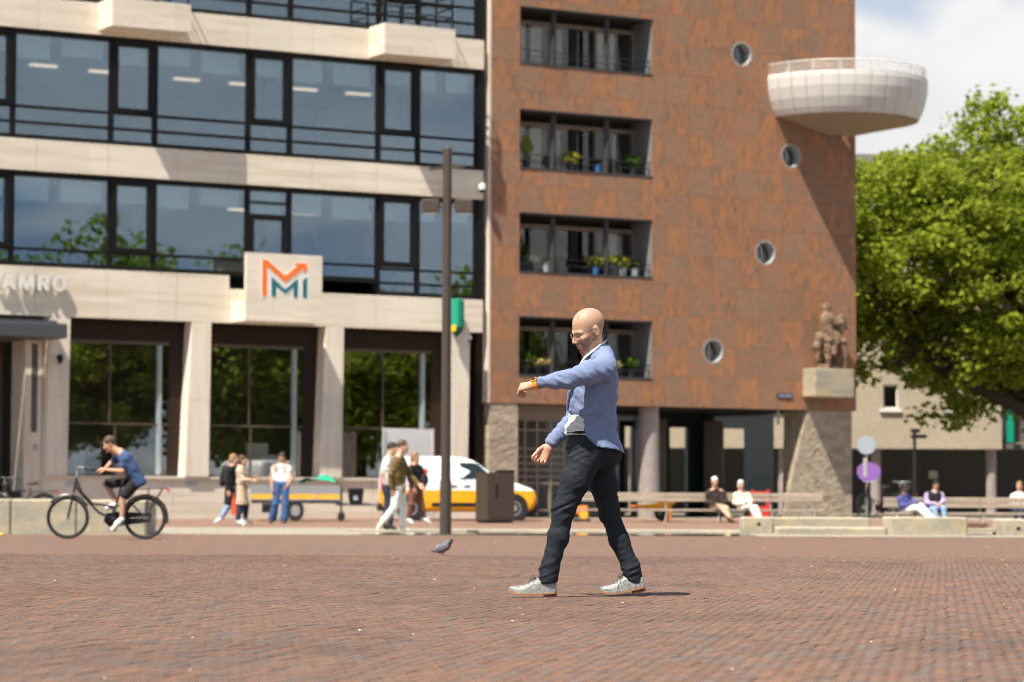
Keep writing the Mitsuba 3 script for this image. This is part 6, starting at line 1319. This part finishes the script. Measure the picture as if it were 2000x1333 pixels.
# sitters
def sitter(*a, **k): return figure(*a, **k)
figure('white haired man in a dark brown jumper sitting on the long bench', 68.62, dict(H=(1396, 941, -.05), N=(1397, 955), S1=(1384, 963, -.02), E1=(1381, 980, -.02), W1=(1398, 987, -.28), S2=(1412, 963, .02), E2=(1419, 980, -.02), W2=(1405, 987, -.3), P1=(1394, 991, .02), K1=(1408, 991, -.42), A1=(1426, 1012, -.62), T1=(1436, 1019, -.72), P2=(1407, 991, .02), K2=(1419, 994, -.42), A2=(1424, 1016, -.52), T2=(1432, 1024, -.64)), (0.15, -1, -0.15), 'cloth_umber', 'cloth_khaki', 'shoe_brown', 'hair_white', 'fair', 0.90)
figure('white haired woman in a cream jacket and white trousers on the long bench', 68.62, dict(H=(1447, 947, -.05), N=(1448, 960), S1=(1437, 967, -.02), E1=(1434, 983, -.02), W1=(1455, 984, -.26), S2=(1461, 967, .02), E2=(1467, 980, -.02), W2=(1460, 983, -.28), P1=(1446, 992, .02), K1=(1466, 990, -.42), A1=(1476, 1011, -.50), T1=(1480, 1018, -.62), P2=(1457, 992, .02), K2=(1476, 992, -.42), A2=(1486, 1013, -.50), T2=(1490, 1020, -.62)), (0.2, -1, -0.1), 'cloth_cream', 'cloth_white', 'shoe_white', 'hair_white', 'fair', 0.84, style='bob', bulk=0.9)
figure('person in a violet shirt and white trousers reclining on the right bench', 65.7, dict(H=(1768, 954), N=(1766, 966), S1=(1758, 973, -.1), E1=(1762, 988, -.15), W1=(1783, 983, -.2), S2=(1774, 971, .12), E2=(1785, 980, .1), W2=(1798, 979, -.1), P1=(1766, 998, -.02), K1=(1793, 993, -.3), A1=(1812, 1010, -.5), T1=(1822, 1014, -.55), P2=(1772, 998, .1), K2=(1798, 988, -.2), A2=(1817, 1006, -.4), T2=(1828, 1012, -.45)), (0.3, -1, -0.5), 'cloth_violet', 'cloth_white', 'shoe_white', 'hair_dark', 'dark', 0.85, legs='long')
figure('person in lilac sleeves, black waistcoat and a dark cap on the right bench', 65.7, dict(H=(1828, 948), N=(1826, 960), S1=(1812, 967), E1=(1808, 983, -.05), W1=(1829, 984, -.28), S2=(1838, 967), E2=(1844, 980, -.05), W2=(1835, 984, -.3), P1=(1818, 997, .02), K1=(1825, 994, -.40), A1=(1829, 1014, -.48), T1=(1828, 1019, -.62), P2=(1833, 997, .02), K2=(1843, 993, -.40), A2=(1845, 1013, -.48), T2=(1848, 1019, -.62)), (0, -1, -0.45), 'cloth_lilac', 'cloth_denim_pale', 'shoe_dark', 'cloth_black', 'tan', 0.85)
bm = Body(); bm.rc(at(1818, 968, 65.68), at(1821, 986, 65.70), 0.094, 0.092, 0.05); bm.rc(at(1832, 968, 65.68), at(1831, 986, 65.70), 0.094, 0.092, 0.05); obj('waistcoat', bm.mesh(0.012), 'cloth_black', [k for k in scene if k.startswith('person')][-1].split('__')[0], smooth=True)
figure('woman in a white blouse at the right edge, seen above the bench', 72.0, dict(H=(1991, 950), N=(1991, 962), S1=(1979, 969), E1=(1977, 985), W1=(1985, 996, -.2), S2=(2004, 969), E2=(2008, 984), W2=(2000, 996, -.2), P1=(1984, 998), K1=(1984, 999, -.42), A1=(1984, 1018, -.45), T1=(1984, 1022, -.6), P2=(1998, 998), K2=(1998, 999, -.42), A2=(1998, 1018, -.45), T2=(1998, 1022, -.6)), (-0.4, -1, -0.2), 'cloth_white', 'cloth_ink', 'shoe_dark', 'hair_blond', 'fair', 0.92, style='bob')

# pigeon
M('pigeon_grey', (0.13, 0.135, 0.15), 0.6); M('pigeon_dark', (0.035, 0.04, 0.045), 0.45); M('pigeon_pale', (0.40, 0.40, 0.41), 0.6); M('pigeon_leg', (0.40, 0.10, 0.07), 0.6)
PG = thing('pigeon', 'grey pigeon standing on the bricks left of the walking man', 'pigeon'); py_ = 30.3; pp = lambda x, y, d=0.0: at(x, y, py_ + d)
b = Body(); b.el(pp(865, 1070), (0.085, 0.052, 0.050), frame((1, 0, 0.42), (0, 0, 1))); b.chain([pp(872, 1066), pp(877, 1060), pp(879.5, 1057)], [0.040, 0.026, 0.021], 0.02); b.el(pp(880.5, 1056.2), (0.024, 0.020, 0.019), None, 0.012); b.rc(pp(884, 1056.5), pp(887.5, 1057.5), 0.006, 0.002, 0.006); b.rc(pp(858, 1074), pp(848, 1077), 0.028, 0.014, 0.03)
bmsh = b.mesh(0.0045); v = np.asarray(bmsh.vertices); tn = np.clip((v[:, 0] - pp(873, 1066)[0]) / 0.02, 0, 1)[:, None]; tl_ = np.clip((pp(857, 1070)[0] - v[:, 0]) / 0.01, 0, 1)[:, None]
c = np.array([0.10, 0.095, 0.10]) * (1 - tn) + np.array([0.035, 0.05, 0.045]) * tn; c = c * (1 - tl_) + np.array([0.38, 0.36, 0.34]) * tl_; scene[PG] = mikit.ply(bmsh, 'mat_skin', smooth=True, color=c)
for s in (-1, 1):
    w = Body(); w.el(pp(862, 1071, s * 0.045), (0.085, 0.012, 0.036), frame((1, 0, 0.36), (0, 0, 1))); obj('wing', w.mesh(0.0045), 'pigeon_grey', PG, smooth=True)
    obj('leg', [tube([pp(865 + s, 1077, s * 0.02), pp(864.5 + s * 1.5, 1084.5, s * 0.022)], 0.005, 6), tube([pp(864.5 + s * 1.5, 1084.6, s * 0.022), pp(868 + s * 1.5, 1085, s * 0.022)], 0.004, 6)], 'pigeon_leg', PG)
obj('tail', hull([pp(852, 1074, -.03), pp(852, 1074, .03), pp(842, 1077, -.035), pp(842, 1077, .035), pp(842, 1079, 0), pp(852, 1077, 0)]), 'pigeon_dark', PG)

# stone group of a horse and rider on the corner bracket
SC = thing('sculpture', 'reddish stone sculpture of a horse and a figure on the corner bracket', 'sculpture'); s_ = Body(); fp = lambda u, z, w=0.32: Fp(10.96 + (u - 11.25) * 0.92, w, z - 0.02)
s_.el(fp(11.25, 5.22), (0.42, 0.22, 0.24), np.stack([FT, FN, [0, 0, 1.0]], 1) * np.array([1, 1, 1]), 0.08); s_.chain([fp(11.48, 5.30), fp(11.60, 5.62, 0.36), fp(11.64, 5.78, 0.38)], [0.20, 0.15, 0.11], 0.06); s_.rc(fp(11.60, 5.80, 0.38), fp(11.80, 5.52, 0.42), 0.10, 0.065, 0.05)
for u, w, du in ((11.52, 0.20, 0.05), (11.62, 0.44, 0.10), (10.98, 0.20, -0.04), (11.06, 0.44, 0.02)): s_.chain([fp(u, 5.1, w), fp(u + du, 4.78, w), fp(u + du * 0.6, 4.38, w)], [0.13, 0.085, 0.07], 0.05)
s_.chain([fp(11.10, 5.32, 0.34), fp(11.08, 5.72, 0.34), fp(11.07, 5.88, 0.34)], [0.20, 0.19, 0.10], 0.06); s_.el(fp(11.10, 6.06, 0.34), (0.13, 0.12, 0.15), None, 0.03); s_.chain([fp(11.20, 5.82, 0.44), fp(11.34, 5.62, 0.50), fp(11.50, 5.62, 0.46)], [0.09, 0.07, 0.055], 0.04); s_.chain([fp(11.12, 5.36, 0.46), fp(11.30, 5.08, 0.54), fp(11.22, 4.75, 0.54)], [0.12, 0.09, 0.07], 0.05); s_.chain([fp(10.84, 5.25, 0.3), fp(10.76, 4.95, 0.3), fp(10.80, 4.6, 0.3)], [0.10, 0.11, 0.07], 0.06); s_.rc(fp(10.9, 4.36), fp(11.7, 4.36), 0.10, 0.10, 0.05)
s_.fn(lambda D, X, Y_, Z: D - 0.06 * n3(X, Y_, Z, 7, 3) - 0.02 * n3(X, Y_, Z, 22, 5)); sm = s_.mesh(0.022); obj('group', sm, 'terracotta', SC, smooth=50)
# ================================================================ trees
def tree(label, base, trunk_r, fork, boughs, crown, n_cl, per, size, cols, seed, group=None, clump=0.75, fill=(0.55, 1.0), rough=0.34, low=2.2):
    """Tapered trunk, boughs that fork, and a crown of leaf clumps around the twig ends."""
    r = np.random.default_rng(seed); K = thing('plane_tree', label, 'tree', group); base = np.asarray(base, float)
    obj('trunk', tube([base, base + (fork - base) * 0.35 + [0.05, 0.03, 0], base + (fork - base) * 0.7, fork], [trunk_r * 1.35, trunk_r, trunk_r * 0.9, trunk_r * 0.82], 12), 'bark', K, smooth=True)
    c0, rad = np.asarray(crown[0], float), np.asarray(crown[1], float); tips = []
    d = r.normal(size=(n_cl * 2, 3)); d /= np.linalg.norm(d, axis=1, keepdims=True)
    lump = 0.88 + rough * (meshkit.fbm(d * 1.9 + seed, 3, seed) - 0.5) * 2
    p = c0 + d * rad * lump[:, None] * (fill[0] + (fill[1] - fill[0]) * r.random((len(d), 1)) ** 0.6)
    p = p[p[:, 2] > base[2] + low][:n_cl]
    for b in boughs:
        pts = [np.asarray(q, float) for q in b]; n = len(pts); obj('bough', tube(pts, np.linspace(trunk_r * 0.62, trunk_r * 0.16, n), 9), 'bark', K, smooth=True)
    tw = []; ends = np.array([q for b in boughs for q in b[1:]])
    for q in p[::3]:
        e = ends[np.argmin(np.linalg.norm(ends - q, axis=1))]; m = (e + q) / 2 + r.normal(size=3) * 0.25 + [0, 0, 0.15]; tw.append(tube([e, m, q], [trunk_r * 0.13, trunk_r * 0.08, trunk_r * 0.03], 5))
    obj('twigs', tw, 'bark', K, kind='stuff')
    ms, cs = [], []
    for i, q in enumerate(p):
        rr = clump * (0.6 + 0.7 * r.random()); m, c = leaves(q, (rr, rr, rr * 0.62), per, size, cols, seed * 1000 + i, 0.55); ms.append(m); cs.append(c * (0.86 + 0.28 * r.random()))
    obj('crown', cat(ms), 'leaf', K, color=np.vstack(cs), kind='stuff')
PL = ((0.225, 0.295, 0.028), (0.36, 0.42, 0.055))
ap = lambda x, y, Y: at(x, y, Y)
f0 = np.array([18.4, 92.6, 3.0])
tree('large bright green plane tree at the right edge, in front of the beige building', (18.5, 92.6, 0.1), 0.42, f0,
     [[f0, ap(2000, 800, 92), ap(1940, 775, 91.4), ap(1880, 745, 91), ap(1835, 725, 90.6), ap(1800, 690, 90.4)], [f0, ap(1990, 770, 92.5), ap(1950, 735, 92.5), ap(1920, 690, 92.4), ap(1900, 620, 92.5)], [f0, (18.2, 92.8, 5.5), (17.6, 93, 8), (17.0, 93.2, 11)], [f0, (17.4, 92, 5.5), (15.6, 91.5, 7.5), (13.6, 91.4, 9.5)], [f0, (19.6, 93, 6), (21, 93.5, 8.5)], [ap(1880, 745, 91), ap(1840, 680, 91), ap(1790, 620, 91), ap(1730, 560, 91)]],
     ((15.6, 92.4, 8.25), (8.2, 5.6, 5.0)), 1200, 70, 0.205, PL, 5, clump=0.72, fill=(0.40, 1.0), rough=0.56, low=2.9)
# the row of trees across the square that the dark panes mirror
DK = ((0.24, 0.32, 0.04), (0.38, 0.46, 0.06))
for i, (x, y, hgt) in enumerate(((20.5, 33.5, 10.6), (23.8, 38.2, 11.6), (27.0, 42.6, 12.0), (30.2, 46.6, 11.0), (33.0, 51.0, 9.6), (36.2, 55.2, 10.2), (29.5, 36.0, 8.5), (36.0, 45.0, 8.5), (17.0, 29.0, 11.2))):
    f_ = np.array([x, y, 2.6])
    tree('leafy tree of the row across the square, mirrored in the office windows', (x, y, 0), 0.28, f_, [[f_, (x - 1.2, y, 4.5), (x - 2.2, y + 0.5, 6.5)], [f_, (x + 1.2, y - .5, 4.6), (x + 2.3, y - 1, 6.6)], [f_, (x, y + 0.5, 5.5), (x + 0.3, y, hgt - 2.5)]], ((x, y, hgt * 0.56), (4.0, 3.4, hgt * 0.44)), 230, 60, 0.30, DK, 20 + i, group='trees mirrored in the office windows', clump=1.1, fill=(0.3, 1.0))
